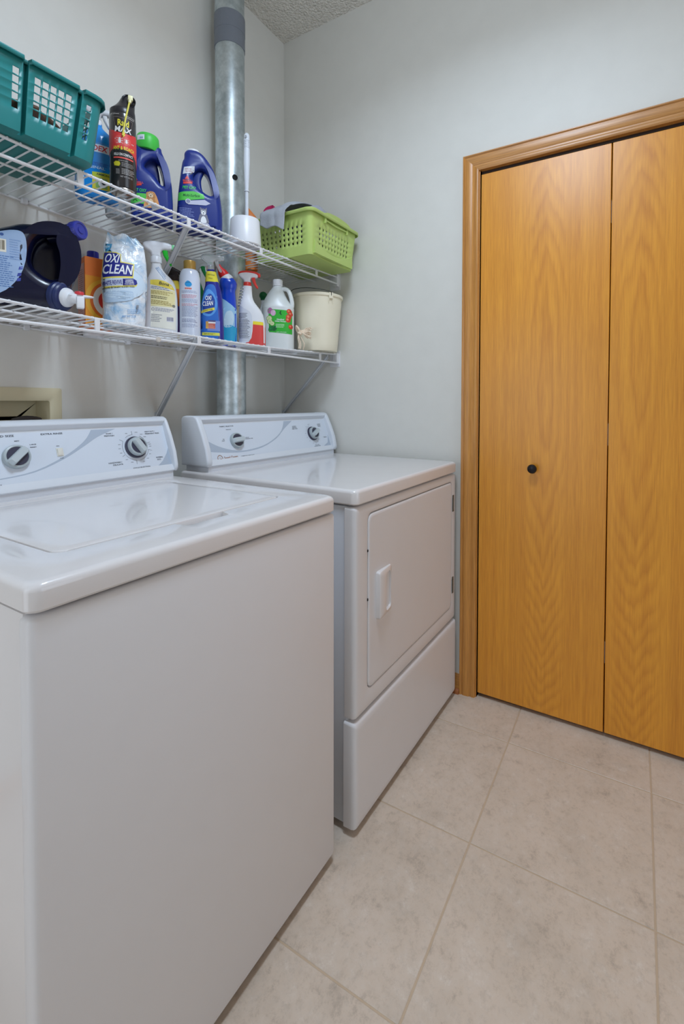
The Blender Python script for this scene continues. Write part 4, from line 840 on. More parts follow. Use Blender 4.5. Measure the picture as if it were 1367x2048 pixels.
# stain remover spray bottle
ox_ = thing('spray_bottle', 'deep blue spray bottle with a clear head and a yellow neck tag', 'spray bottle', on_bottom(-0.633, -0.226), R_(-41), 'spray bottles on the lower shelf')
om = body([(0, -0.037, 0.034, 0.022), (0.004, -0.040, 0.038, 0.026), (0.07, -0.040, 0.037, 0.027), (0.125, -0.037, 0.035, 0.027), (0.165, -0.029, 0.031, 0.024), (0.192, -0.023, 0.025, 0.021), (0.215, -0.020, 0.016, 0.018), (0.236, -0.017, 0.009, 0.013), (0.246, -0.016, 0.008, 0.012)], 3.0)
om.obj('body', pl('deep_blue_plastic', (36, 40, 140), 0.22, coat=0.3), ox_)
sprayer(ox_, -0.006, 0.244, 0.84, CLEARPL, CLEARPL, CLEARPL, CLEARPL)
m = MB(); m.loft([ring(z, h_, d, 2.6, cx, 0, 36) for z, h_, d, cx in ((0.202, 0.0215, 0.0205, -0.001), (0.204, 0.0222, 0.0212, -0.001), (0.236, 0.0165, 0.0165, -0.003), (0.238, 0.0160, 0.016, -0.003))]); tg = m.obj('neck_tag', pl('yellow_tag', (236, 226, 70), 0.4), ox_)
D = Decal(); D.text('FAST ACTING', -0.003, 0.225, 0.022, 0.0042, '#8a8a2c', 1, -4); D.text('SPRAY', -0.005, 0.213, 0.014, 0.004, '#8a8a2c', 1, -4); D.build('tag_print', tg, on_body(m), 0.006, 0.0008)
D = Decal()
D.poly(smooth([(-0.037, 0.012), (0.018, 0.010), (0.018, 0.110), (0.016, 0.150), (0.008, 0.188), (-0.010, 0.192), (-0.022, 0.178), (-0.032, 0.140), (-0.037, 0.100)], 3), '#2f6cc4', 0)
D.poly(smooth([(-0.030, 0.090), (-0.008, 0.084), (0.010, 0.100), (0.016, 0.128), (0.006, 0.160), (-0.012, 0.176), (-0.024, 0.160), (-0.033, 0.125)], 3), '#5a9ce0', 1)
D.poly(smooth([(-0.026, 0.096), (-0.006, 0.092), (0.006, 0.110), (0.008, 0.140), (-0.006, 0.160), (-0.022, 0.146), (-0.031, 0.120)], 3), '#24479c', 2)
D.text('OXI', -0.012, 0.1445, 0.020, 0.0155, '#182050', 3, 4, 0.15); D.text('OXI', -0.0125, 0.1450, 0.019, 0.0145, WH, 4, 4, 0.15)
D.text('CLEAN', -0.0135, 0.1260, 0.0335, 0.0165, '#182050', 3, 8, 0.15); D.text('CLEAN', -0.0140, 0.1265, 0.0325, 0.0155, WH, 4, 8, 0.15)
D.poly([(-0.036, 0.102), (0.006, 0.114), (0.008, 0.106), (-0.035, 0.093)], '#e8dc58', 3); D.text('LAUNDRY STAIN', -0.014, 0.1040, 0.030, 0.0045, '#4a4a1c', 4, 14)
D.rect(0.004, 0.052, 0.040, 0.034, '#7a90d0', 1); D.rect(-0.004, 0.052, 0.026, 0.020, '#c4625a', 2); D.rect(-0.002, 0.062, 0.024, 0.005, '#e8e2e0', 3); D.rect(-0.002, 0.068, 0.024, 0.004, '#5a4a6a', 3); D.rect(-0.017, 0.054, 0.008, 0.024, '#d0a050', 3); D.lines(-0.016, 0.056, 0.026, 0.014, 3, '#e0a088', 3)
D.rect(-0.005, 0.024, 0.056, 0.010, '#dede5c', 2); D.lines(-0.026, 0.027, 0.040, 0.006, 2, '#6a6a30', 3)
D.build('label', ox_, on_body(om), 0.006, 0.0005)

# toilet-cleaner bottle, angled neck
tb = thing('bottle', 'bright blue bottle with an angled red cap and white collar', 'bottle', on_bottom(-0.540, -0.202), R_(-43))
tm = body([(0, -0.027, 0.027, 0.022), (0.004, -0.030, 0.030, 0.025), (0.10, -0.030, 0.031, 0.026), (0.165, -0.028, 0.027, 0.025), (0.195, -0.026, 0.025, 0.024), (0.203, -0.028, 0.028, 0.026), (0.222, -0.030, 0.031, 0.027), (0.234, -0.028, 0.026, 0.024), (0.240, -0.024, 0.020, 0.02)], 2.3)
tm.obj('body', pl('royal_blue_plastic', (16, 70, 200), 0.2, coat=0.3), tb)
Tn = Matrix.Translation((-0.001, 0, 0.232)) @ Matrix.Rotation(R_(-32), 4, 'Y')
MB().lathe([(0.024, 0.0), (0.022, 0.010), (0.0175, 0.020), (0.016, 0.026)], 28, T=Tn).obj('collar', WHITEPL, tb)
MB().lathe([(0.0175, 0.018), (0.0180, 0.020), (0.0165, 0.034), (0.0095, 0.050), (0.0085, 0.062), (0.006, 0.066), (0, 0.0665)], 28, T=Tn).obj('cap', pl('red_cap', (214, 36, 36), 0.35), tb)
D = Decal(); D.poly([(-0.0285, 0.010), (0.029, 0.010), (0.029, 0.128), (0.012, 0.142), (-0.010, 0.158), (-0.027, 0.168)], '#9ac8ea', 0)
D.poly([(-0.0285, 0.010), (0.029, 0.010), (0.029, 0.062), (0.010, 0.070), (-0.014, 0.066), (-0.0285, 0.070)], '#2aa4d0', 1); D.poly(smooth([(-0.012, 0.062), (0.012, 0.066), (0.020, 0.096), (0.012, 0.120), (-0.006, 0.116), (-0.014, 0.09)], 3), '#c8e2f0', 1)
D.lines(-0.027, 0.150, 0.012, 0.085, 16, '#7a9cc0', 1); D.build('label', tb, on_body(tm), 0.007, 0.0005)

# white spray bottle with red trigger
rb = thing('spray_bottle', 'white spray bottle with a red trigger head, red base panel and yellow stripe', 'spray bottle', on_bottom(-0.457, -0.237), R_(-45.4), 'spray bottles on the lower shelf')
rm = body([(0, -0.045, 0.046, 0.022), (0.004, -0.048, 0.050, 0.026), (0.06, -0.048, 0.050, 0.027), (0.088, -0.048, 0.048, 0.027), (0.120, -0.047, 0.041, 0.026), (0.142, -0.046, 0.028, 0.025), (0.165, -0.042, 0.010, 0.022), (0.185, -0.037, 0.003, 0.018), (0.205, -0.033, 0.001, 0.016), (0.224, -0.032, 0.000, 0.0145)], 2.8)
rm.obj('body', WHITEPL, rb)
RED = pl('signal_red_plastic', (224, 66, 56), 0.35)
sprayer(rb, -0.016, 0.221, 0.88, WHITEPL, RED, RED, RED, RED)
m = MB()
for k in range(7): m.tube([(-0.030 - 0.0016 * (6 - k), -0.016, 0.150 + k * 0.011), (-0.0395 - 0.0016 * (6 - k), -0.004, 0.151 + k * 0.011), (-0.0395 - 0.0016 * (6 - k), 0.006, 0.151 + k * 0.011)], 0.0022, 6)
m.obj('grip_rib', WHITEPL, rb)
D = Decal()
D.poly([(0.004, 0.086), (0.0485, 0.086), (0.0495, 0.004), (-0.047, 0.004), (-0.047, 0.010), (-0.012, 0.014), (-0.002, 0.030), (0.002, 0.055)], '#dc4844', 0); D.poly([(0.004, 0.092), (0.048, 0.090), (0.0485, 0.078), (0.003, 0.080)], '#f2de3c', 1)
D.poly(smooth([(-0.046, 0.016), (-0.014, 0.016), (-0.004, 0.032), (0.000, 0.070), (0.000, 0.110), (-0.010, 0.128), (-0.028, 0.138), (-0.045, 0.140)], 3), '#d6dae2', 2)
D.lines(-0.044, 0.122, 0.028, 0.020, 4, '#5c606c', 3); D.lines(-0.044, 0.100, 0.038, 0.072, 17, '#5c606c', 3); D.build('label', rb, on_body(rm), 0.008, 0.0005)
# two small green-capped bottles at the back
for i, (x, y, hz, lab) in enumerate(((-0.352, -0.110, 0.215, 'small bottle with a green round cap behind the red-triggered spray bottle'), (-0.240, -0.090, 0.245, 'small bottle with a green round cap behind the clear vinegar jug'))):
    b_ = thing('bottle', lab, 'bottle', on_bottom(x, y), 0, 'green-capped bottles at the back')
    MB().lathe([(0.016, 0), (0.0185, 0.003), (0.0185, hz - 0.07), (0.012, hz - 0.05), (0.009, hz - 0.035), (0.009, hz - 0.01)], 24).obj('body', WHITEPL, b_)
    MB().lathe([(0.011, hz - 0.020)] + [(0.017 * math.cos(R_(a)) if a < 90 else 0, hz + 0.017 * math.sin(R_(a))) for a in range(-45, 91, 15)], 24).obj('cap', pl('dark_green_cap', (20, 110, 58), 0.4), b_)

# clear vinegar jug
vj = thing('vinegar_jug', 'translucent plastic vinegar jug with a handle and a green vegetable label', 'jug', on_bottom(-0.290, -0.216), R_(-48.4))
vm = body([(0, -0.058, 0.060, 0.054, 3), (0.005, -0.062, 0.064, 0.058, 3), (0.012, -0.063, 0.065, 0.059, 3), (0.150, -0.063, 0.065, 0.059, 3), (0.166, -0.064, 0.066, 0.060, 2.8), (0.176, -0.062, 0.060, 0.058, 2.6), (0.205, -0.052, 0.040, 0.048, 2.2), (0.235, -0.035, 0.026, 0.032, 2.0), (0.252, -0.022, 0.021, 0.021, 2.0), (0.262, -0.0185, 0.0185, 0.0185, 2.0)])
JUGM = pl('milky_jug_plastic', (240, 245, 245), 0.3, trans=0.15, sss=0.0, var=0.01)
vb = vm.obj('body', JUGM, vj)
MB().lathe([(0.0195, 0.258), (0.0215, 0.260), (0.0215, 0.2625), (0.0198, 0.264), (0.0205, 0.282), (0.0195, 0.285), (0, 0.2855)], 32).obj('cap', WHITEPL, vj)
m = MB(); m.tube(smooth([(0.016, -0.010, 0.246), (0.030, -0.014, 0.247), (0.043, -0.018, 0.238), (0.052, -0.022, 0.215), (0.057, -0.024, 0.185), (0.054, -0.022, 0.165)], 4, False), [0.0085] * 21, 12); m.obj('handle', JUGM, vj)
D = Decal(); GR = '#36b43a'
D.poly([(-0.036, 0.157), (0.056, 0.153), (0.056, 0.060), (-0.034, 0.066)], GR, 0)
for cx, cz, a in ((-0.030, 0.150, '#b06a9c'), (-0.018, 0.142, '#d8a8cc')): D.disc(cx, cz, 0.010, a, 1, 18, 0.012)
for k in range(3): D.poly([(-0.026 + k * 0.004, 0.134), (-0.023 + k * 0.005, 0.152), (-0.021 + k * 0.005, 0.152), (-0.025 + k * 0.004, 0.134)], '#f0dcea', 2)
for cx, cz, r_ in ((-0.033, 0.120, 0.011), (-0.031, 0.108, 0.010), (-0.022, 0.100, 0.009)): D.disc(cx, cz, r_, '#8aa84c', 1, 20); D.disc(cx, cz, r_ * 0.86, '#dbe6b4', 2, 20); D.disc(cx, cz, r_ * 0.3, '#c4d690', 3, 12)
for k in range(7): D.poly(smooth([(-0.036 + k * 0.004, 0.070), (-0.031 + k * 0.0045, 0.078), (-0.030 + k * 0.004, 0.092), (-0.036 + k * 0.003, 0.080)], 2), ('#1c7a3c', '#249048', '#176634')[k % 3], 1 + k % 2)
for cx, cz, r_ in ((0.044, 0.150, 0.010), (0.050, 0.140, 0.009), (0.042, 0.128, 0.011), (0.040, 0.116, 0.010), (0.050, 0.090, 0.009)): D.disc(cx, cz, r_, '#d2402e', 1, 20); D.disc(cx - 0.002, cz + 0.002, r_ * 0.45, '#ec8a64', 2, 12)
D.poly(smooth([(0.008, 0.148), (0.014, 0.152), (0.012, 0.142), (0.016, 0.134), (0.010, 0.136), (0.006, 0.142)], 2), '#105c30', 1)
D.text('Distilled', 0.010, 0.1165, 0.028, 0.0065, WH, 2); D.text('White Vinegar', 0.010, 0.1085, 0.044, 0.0065, WH, 2); D.lines(-0.008, 0.100, 0.036, 0.016, 3, '#c8eec4', 2); D.text('64 FL OZ (2 QT)', 0.014, 0.0665, 0.038, 0.0040, WH, 2)
D.build('label', vj, on_body(vm), 0.008, 0.0006)

# string bundle between jug and bucket
mo = MB(); rnd = random.Random(5)
for k in range(44):
    a = rnd.uniform(-0.9, 0.9); b_ = rnd.uniform(-0.6, 0.6); L = rnd.uniform(0.028, 0.05)
    mo.tube(smooth([(0, 0, 0.066), (0.010 + 0.006 * a, -0.010 + 0.008 * b_, 0.072 + 0.010 * b_), (0.018 + L * 0.35, -0.018 + 0.02 * b_, 0.070 + 0.022 * a), (0.016 + L * 0.55, -0.022 + 0.03 * b_, 0.066 + L * 0.55 * a)], 3, False), 0.0015, 5)
for k in range(5):
    w = rnd.uniform(-0.01, 0.01); mo.tube(smooth([(0, 0, 0.066), (-0.002 + w, -0.008, 0.045), (0.004 + w * 1.4, -0.012, 0.022), (0.002 + w * 1.8, -0.010 + w, 0.0022)], 3, False), 0.0018, 5)
mo.tube(smooth([(0, 0, 0.066), (-0.008, 0.004, 0.080), (-0.014, -0.004, 0.092), (-0.006, -0.010, 0.080), (0.002, -0.006, 0.066)], 3, False), 0.0042, 8)
mo.tube([(0.0, -0.004, 0.062), (0.003, -0.006, 0.070)], 0.010, 10)
sb = mo.obj('string_bundle', mat('cotton_string', (240, 220, 196), 0.85, bump=0.3), None, on_bottom(-0.270, -0.309), R_(-20))
tag(sb, 'tied bundle of cream cotton strings between the vinegar jug and the bucket', 'string')

# bucket
bk = thing('bucket', 'cream plastic bucket with a thin wire handle, in the corner of the lower shelf', 'bucket', on_bottom(-0.117, -0.286), R_(-50))
CRM = pl('cream_bucket_plastic', (238, 230, 206), 0.38, var=0.015)
zt_ = 0.236
m = MB(); m.lathe([(0.080, 0.003), (0.083, 0.0), (0.0855, 0.004), (0.0875, 0.030), (0.1035, zt_ - 0.03), (0.1040, zt_ - 0.012), (0.1085, zt_ - 0.012), (0.1100, zt_ - 0.006), (0.1095, zt_ - 0.001), (0.1075, zt_), (0.1030, zt_ - 0.002), (0.1015, zt_ - 0.03), (0.085, 0.03), (0.083, 0.006), (0.0, 0.005)], 56); m.obj('pail', CRM, bk)
# ear positions: one faces the room, the other is opposite
ea = R_(-62)
for sgn in (0, PI):
    a = ea + sgn; Te = Matrix.Translation((0.107 * math.cos(a), 0.107 * math.sin(a), zt_ - 0.018)) @ Matrix.Rotation(a, 4, 'Z')
    m = MB(); m.box(-0.002, 0.0042, -0.010, 0.010, -0.006, 0.020, 0.002, T=Te)
    for yy in (-0.009, 0.009): m.tube([tuple(Te @ Vector((0.0008, yy, -0.004))), tuple(Te @ Vector((-0.0016, yy, -0.022)))], 0.0018, 6)
    m.obj('ear', CRM, bk)
pts = []
for k in range(25):
    t = k / 24; a = ea - PI * t; rr = 0.1135
    h_ = 0.003 + 0.014 * math.sin(PI * t)
    pts.append((rr * math.cos(a), rr * math.sin(a), zt_ + h_))
pts = [(0.1105 * math.cos(ea), 0.1105 * math.sin(ea), zt_ - 0.012)] + pts + [(0.1105 * math.cos(ea + PI), 0.1105 * math.sin(ea + PI), zt_ - 0.012)]
m = MB(); m.tube(pts, 0.0015, 8); m.obj('wire_handle', mat('dark_wire', (70, 72, 66), 0.45, metal=0.6), bk)

# --- upper shelf
def basket(root, base, rim, h, th, rowz, sides, disp, mat_, rc=0.022, flange=0.012, drop=0.010, belly=None):
    """sides: four lists of (break, is_hole_after) along front, right, back, left; rowz: list of (z, is_hole_above)"""
    (bx0, bx1, by0, by1), (rx0, rx1, ry0, ry1) = base, rim
    def lerp(a, b, t): return a + (b - a) * t
    def loop(z, grow=0.0):
        t = z / h; x0, x1, y0, y1 = (lerp(a, b, t) for a, b in zip((bx0, bx1, by0, by1), (rx0, rx1, ry0, ry1)))
        x0 -= grow; x1 += grow; y0 -= grow; y1 += grow; r = rc + max(grow, 0)
        C_ = [(x0 + r, y0 + r, PI), (x1 - r, y0 + r, 1.5 * PI), (x1 - r, y1 - r, 0), (x0 + r, y1 - r, PI / 2)]
        ST = [((x0 + r, y0), (x1 - r, y0), (0, 1)), ((x1, y0 + r), (x1, y1 - r), (-1, 0)), ((x1 - r, y1), (x0 + r, y1), (0, -1)), ((x0, y1 - r), (x0, y0 + r), (1, 0))]
        out = []
        for k in range(4):
            cx, cy, a0 = C_[k]
            for i in range(5): a = a0 + PI / 2 * i / 4; out.append((cx + r * math.cos(a), cy + r * math.sin(a), z))
            (ax, ay), (bx_, by_), nn = ST[k]
            for s_, _ in sides[k]:
                d = disp(k, s_, t) if disp else 0.0
                out.append((lerp(ax, bx_, s_) + nn[0] * d, lerp(ay, by_, s_) + nn[1] * d, z))
        return out
    hole = []
    for k in range(4): hole += [False] * 5 + [hl for _, hl in sides[k]]
    zs = [z for z, _ in rowz]; rings = [loop(z) for z in zs]; n = len(rings[0])
    m = MB(); vs = [p for r in rings for p in r]; fs = []
    for i in range(len(zs) - 1):
        for j in range(n):
            if hole[j] and rowz[i][1]: continue
            a, b_ = i * n + j, i * n + (j + 1) % n
            fs.append((a, b_, b_ + n, a + n))
    # rim flange and bottom
    top = len(zs) - 1
    for q, (g_, dz) in enumerate(((flange * 0.4, 0.002), (flange, 0.001), (flange + 0.001, -drop))):
        rr = loop(h, g_); o0 = len(vs); vs += [(x, y, h + dz) for x, y, z in rr]
        pr = top * n if q == 0 else o0 - n
        for j in range(n): fs.append((pr + j, pr + (j + 1) % n, o0 + (j + 1) % n, o0 + j))
    fs.append(tuple(reversed(range(n))))
    m.add(vs, fs, 0, False)
    o = m.obj('shell', mat_, root)
    md = o.modifiers.new('thick', 'SOLIDIFY'); md.thickness = th; md.offset = -1
    return o
def mirror(sd):
    n = len(sd); return [(1 - sd[n - 1 - i][0], sd[n - 2 - i][1] if i < n - 1 else False) for i in range(n)]
def grid_side(L, groups, plain=()):
    """break list from groups of holes: (start, count, pitch, hole) in metres along a side of length L"""
    b = [(0.0, False)] if False else []
    for st, c, p, w in groups:
        for k in range(c): b += [(st + k * p, True), (st + k * p + w, False)]
    b += [(x, False) for x in plain]
    b.sort(); return [(x / L, f) for x, f in b]
TEAL = pl('teal_plastic', (34, 126, 126), 0.36, var=0.02)
tq = thing('laundry_basket', 'teal plastic basket with square window openings, at the left of the upper shelf', 'basket', on_top(-1.29, -0.235))
hT = 0.152
Lf = 0.415 - 0.044
def gap(L, groups): return grid_side(L, groups)
fx = lambda x: x + 1.29 + 0.2075 - 0.022     # world x -> metres along the front side
fg = [(fx(-1.487) + 0.02, 1, 0.0165, 0.0128), (fx(-1.4405), 5, 0.0165, 0.0130), (fx(-1.2750), 1, 0.0165, 0.0128), (fx(-1.2320), 5, 0.0165, 0.0130), (fx(-1.1190), 1, 0.0165, 0.0118)]
gro = [fx(-1.2500), fx(-1.1360), fx(-1.3500), fx(-1.4560)]
gpl = [g + d for g in gro for d in (-0.007, -0.005, 0.005, 0.007)]
def tdisp(k, s_, t):
    if k in (0, 2):
        x = s_ * Lf
        if k == 2: x = Lf - x
        for g in gro:
            if abs(x - g) < 0.0058: return 0.016 * min(1.0, 1.5 - t * 0.7)
    if k in (0, 2) and t > 0.55: return 0.0
    return 0.0
Ls = 0.27 - 0.044
sg = [(0.020, 3, 0.0165, 0.0118), (0.085, 3, 0.0165, 0.0118), (0.150, 3, 0.0165, 0.0118)]
front_b = grid_side(Lf, fg, gpl)
bk2 = mirror(front_b)
side_b = grid_side(Ls, sg)
rz_ = [(0.0, False), (0.006, False), (0.030, False)] + [q_ for k in range(5) for q_ in ((0.042 + k * 0.0172, True), (0.042 + k * 0.0172 + 0.0146, False))] + [(0.140, False), (hT, False)]
basket(tq, (-0.190, 0.190, -0.122, 0.122), (-0.2075, 0.2075, -0.135, 0.135), hT, 0.0024, rz_, [front_b, side_b, bk2, side_b], tdisp, TEAL, 0.026, 0.010, 0.009)
m = MB()
for y in (-0.06, 0.06): m.tube([(-0.17, y, 0.0008), (0.17, y, 0.0008)], 0.0016, 6)
for x in (-0.12, 0.0, 0.12): m.tube([(x, -0.11, 0.0008), (x, 0.11, 0.0008)], 0.0016, 6)
m.obj('base_rib', TEAL, tq)
def lump(name, loc, sx, sy, sz, mt, seed, rz=0.0, n=22, k=10, amp=0.14):
    rnd = random.Random(seed); ph = [rnd.uniform(0, 6.28) for _ in range(6)]
    rs = []
    for i in range(k + 1):
        t = i / k; z = t; prof = max(0.02, math.sin(PI * (0.18 + 0.82 * t)) ** 0.55) if t < 1 else 0.02
        rs.append([((1 + amp * math.sin(3 * a + ph[0] + 2 * t) + amp * 0.6 * math.sin(7 * a + ph[1] - 4 * t)) * prof * sx * math.cos(a), (1 + amp * math.sin(4 * a + ph[2] + 3 * t) + amp * 0.5 * math.sin(9 * a + ph[3])) * prof * sy * math.sin(a), z * sz * (1 + 0.1 * math.sin(2 * a + ph[4]))) for a in [2 * PI * j / n for j in range(n)]])
    m = MB(); m.loft(rs); o = m.obj(name, mt, None, loc, rz); return o
BRW = mat('brown_cloth', (132, 104, 88), 0.9, bump=0.6, bscale=300); GRYC = mat('dark_grey_cloth', (74, 72, 74), 0.9, bump=0.6, bscale=300); LIL = mat('lilac_cloth', (206, 202, 220), 0.9, bump=0.5, bscale=300)
zt0 = zs_top(-1.29) + 0.0036
tag(lump('folded_cloth', (-1.200, -0.275, zt0), 0.060, 0.060, 0.058, LIL, 2), 'pale lilac folded cloth low in the teal basket', 'cloth')
tag(lump('folded_cloth', (-1.205, -0.270, zt0 + 0.060), 0.062, 0.058, 0.038, BRW, 4, 0.3), 'brown crumpled cloth heaped in the teal basket', 'cloth')
tag(lump('folded_cloth', (-1.37, -0.24, zt0), 0.07, 0.08, 0.075, GRYC, 8, 0.2), 'dark grey cloth bundle at the left inside the teal basket', 'cloth')
tag(lump('folded_cloth', (-1.118, -0.215, zt0), 0.014, 0.060, 0.062, GRYC, 12, 0.1), 'dark grey cloth bundle at the right inside the teal basket', 'cloth')

# window-cleaner refill bottle
wx = thing('bottle', 'translucent blue window-cleaner bottle half hidden by the teal basket', 'bottle', on_top(-0.992, -0.176), R_(-30))
BLU = pl('clear_blue_liquid', (34, 150, 236), 0.12, trans=0.12, var=0.04)
wm = body([(0, -0.048, 0.048, 0.030, 2.2), (0.006, -0.054, 0.054, 0.036, 2.2), (0.03, -0.056, 0.056, 0.038, 2.2), (0.09, -0.052, 0.053, 0.036, 2.2), (0.15, -0.046, 0.048, 0.034, 2.2), (0.178, -0.036, 0.040, 0.030, 2.2), (0.196, -0.020, 0.022, 0.020, 2.0), (0.206, -0.013, 0.014, 0.013, 2.0), (0.214, -0.012, 0.013, 0.012, 2.0)])
wm.obj('body', BLU, wx)
sprayer(wx, 0.0, 0.208, 0.80, pl('light_grey_plastic', (206, 208, 210)), pl('light_grey_plastic', (206, 208, 210)), pl('light_grey_plastic', (206, 208, 210)), WHITEPL)
D = Decal()
D.poly([(-0.048, 0.075), (0.049, 0.082), (0.045, 0.150), (-0.044, 0.150)], '#2f8ad6', 0); D.poly([(-0.045, 0.122), (0.046, 0.122), (0.046, 0.144), (-0.045, 0.144)], '#d8e2ee', 1)
D.text('WINDEX', -0.012, 0.1330, 0.074, 0.015, '#cc1f30', 2, 0, 0.1)
D.lines(-0.030, 0.094, 0.076, 0.010, 3, '#2450a8', 1); D.text('ORIGINAL', -0.012, 0.0790, 0.062, 0.0075, '#bcd4ee', 1)
D.poly([(-0.012, 0.066), (0.050, 0.070), (0.050, 0.056), (-0.012, 0.054)], '#c8d43c', 1); D.text('AMMONIA-D', 0.020, 0.0615, 0.044, 0.006, '#2a3c28', 2); D.poly([(-0.012, 0.054), (0.030, 0.056), (0.030, 0.020), (-0.012, 0.020)], '#d8cc44', 1); D.rect(0.010, 0.038, 0.028, 0.028, '#8cb86a', 2); D.disc(0.012, 0.036, 0.010, '#e8ecf0', 3); D.disc(0.016, 0.040, 0.006, '#2c3a44', 4)
D.rect(-0.040, 0.045, 0.018, 0.050, '#e2e8f0', 1); D.lines(-0.048, 0.068, 0.016, 0.044, 9, '#90a0b8', 2)
D.build('label', wx, on_body(wm), 0.009, 0.0006)
# small clear tub
tb2 = thing('plastic_tub', 'small clear plastic tub behind the black insect-spray can', 'tub', on_top(-0.902, -0.112), 0)
MB().lathe([(0.0, 0.001), (0.025, 0.0), (0.027, 0.003), (0.031, 0.055), (0.029, 0.056), (0.025, 0.004), (0.0, 0.003)], 28).obj('tub', CLEARPL, tb2)
MB().lathe([(0.0325, 0.052), (0.0325, 0.060), (0.030, 0.062), (0.0, 0.062)], 28).obj('lid', WHITEPL, tb2)

# insect spray
rc_ = thing('aerosol_can', 'black and red insect-spray can with a hooded nozzle and yellow straw', 'can', on_top(-0.984, -0.284), R_(-31))
Rr = 0.0325
m = MB(); m.lathe([(0.0, 0.009), (0.012, 0.0075), (0.024, 0.003), (0.028, 0.0002), (0.0305, 0.0), (0.0315, 0.003), (0.0305, 0.006)], 44, m=1)
m.lathe([(0.0305, 0.006), (Rr, 0.009), (Rr, 0.190), (0.0318, 0.200), (0.0300, 0.206)], 44, m=0, cap0=False)
m.obj('can_body', [pl('black_enamel', (44, 42, 44), 0.22, coat=0.4), mat('tinned_steel', (190, 186, 182), 0.25, metal=1.0)], rc_)
BK = pl('black_cap_plastic', (40, 38, 42), 0.3)
m = MB(); rs = []
for z, r_, cx, dz in ((0.200, 0.0305, 0, 0), (0.203, 0.0315, 0, 0), (0.218, 0.0305, 0, 0), (0.221, 0.0285, 0.001, 0.0), (0.232, 0.0235, 0.006, 0.003), (0.244, 0.0200, 0.010, 0.005), (0.256, 0.0175, 0.013, 0.005), (0.264, 0.0125, 0.014, 0.003), (0.2675, 0.005, 0.014, 0.0)):
    rs.append([(cx + r_ * math.cos(2 * PI * i / 36), (0.25 * cx) + r_ * math.sin(2 * PI * i / 36), z - dz * math.cos(2 * PI * i / 36) * -0.2) for i in range(36)])
m.loft(rs); co = m.obj('cap', BK, rc_)
Th = Matrix.Translation((0.0145, -0.0125, 0.2455)) @ Matrix.Rotation(R_(78), 4, 'X')
m = MB(); m.lathe([(0.0165, -0.004), (0.0175, 0.003), (0.0165, 0.005), (0.0140, 0.004), (0.0125, -0.002), (0.0, -0.002)], 32, T=Th); m.obj('hood', pl('gloss_black', (14, 13, 15), 0.2), co)
m = MB(); m.tube([(0.017, -0.012, 0.248), (0.0185, -0.024, 0.247)], 0.0062, 10); m.box(0.0125, 0.0245, -0.030, -0.021, 0.241, 0.254, 0.002); m.tube([(0.0175, -0.027, 0.243), (0.0165, -0.0275, 0.234)], 0.0038, 8); m.obj('nozzle', pl('cream_nozzle', (232, 226, 178), 0.4), rc_)
m = MB(); m.tube([(0.0165, -0.0280, 0.238), (0.006, -0.0355, 0.185), (-0.001, -0.0360, 0.140)], 0.0021, 8); m.obj('straw', pl('yellow_straw', (224, 212, 90), 0.4), rc_)
D = Decal(); fc = on_cyl(Rr); RD, WH2 = '#d63c3c', '#e8e6e4'
D.poly(smooth([(-0.052, 0.158), (-0.032, 0.157), (-0.016, 0.150), (0.0, 0.1475), (0.02, 0.149), (0.052, 0.150), (0.052, 0.075), (0.044, 0.072), (0.036, 0.088), (0.022, 0.100), (0.0, 0.106), (-0.022, 0.108), (-0.038, 0.098), (-0.052, 0.092)], 2), RD, 0)
D.poly([(-0.024, 0.190), (0.026, 0.186), (0.018, 0.150), (-0.018, 0.152)], '#6a625c', 1); D.poly([(-0.0225, 0.1885), (0.0245, 0.1845), (0.0165, 0.150), (-0.0165, 0.152)], '#2a2423', 2)
D.text('Raid', 0.001, 0.1745, 0.027, 0.0165, '#eadc3a', 3); D.text('MAX', 0.001, 0.1575, 0.041, 0.0150, WH2, 3, 0, 0.1)
D.poly([(-0.002, 0.151), (0.006, 0.151), (0.003, 0.144), (0.006, 0.144), (-0.001, 0.136), (0.001, 0.143), (-0.003, 0.143)], '#eadc3a', 3)
D.disc(-0.008, 0.128, 0.0135, '#dc5450', 1, 28); D.disc(0.0085, 0.128, 0.011, '#dc5450', 1, 28)
for cx, sc in ((-0.008, 1.0), (0.008, 0.7)):
    D.disc(cx, 0.1265, 0.0033 * sc, WH2, 2, 14, 0.0062 * sc); D.disc(cx, 0.1335 if sc == 1 else 0.1315, 0.0024 * sc, WH2, 2, 12)
    for k in (-1, 1):
        for zz in (-0.004, 0.0, 0.004): D.poly([(cx, 0.1265 + zz * sc), (cx + k * 0.008 * sc, 0.1275 + zz * 1.7 * sc), (cx + k * 0.008 * sc, 0.1283 + zz * 1.7 * sc), (cx, 0.1275 + zz * sc)], WH2, 2)
for cx in (-0.019, 0.0225, 0.0265): D.disc(cx, 0.126 if cx > 0 else 0.132, 0.0012, WH2, 2, 10)
D.text('ANT & ROACH', 0.002, 0.1085, 0.054, 0.0095, '#eadc3a', 2); D.text('KILLS ON CONTACT', 0.001, 0.0920, 0.047, 0.0068, WH2, 2); D.rect(0.001, 0.0830, 0.050, 0.0036, '#e0584e', 2)
D.poly([(-0.024, 0.070), (-0.019, 0.0735), (-0.009, 0.0725), (-0.007, 0.066), (-0.010, 0.060), (-0.022, 0.062)], '#c8c030', 2); D.lines(-0.012, 0.0775, 0.032, 0.004, 1, '#8a8684', 2); D.lines(-0.004, 0.072, 0.032, 0.012, 3, '#8a8684', 2); D.lines(-0.004, 0.056, 0.036, 0.016, 4, '#a09c9a', 2); D.lines(-0.018, 0.054, 0.010, 0.014, 4, '#a09c9a', 2)
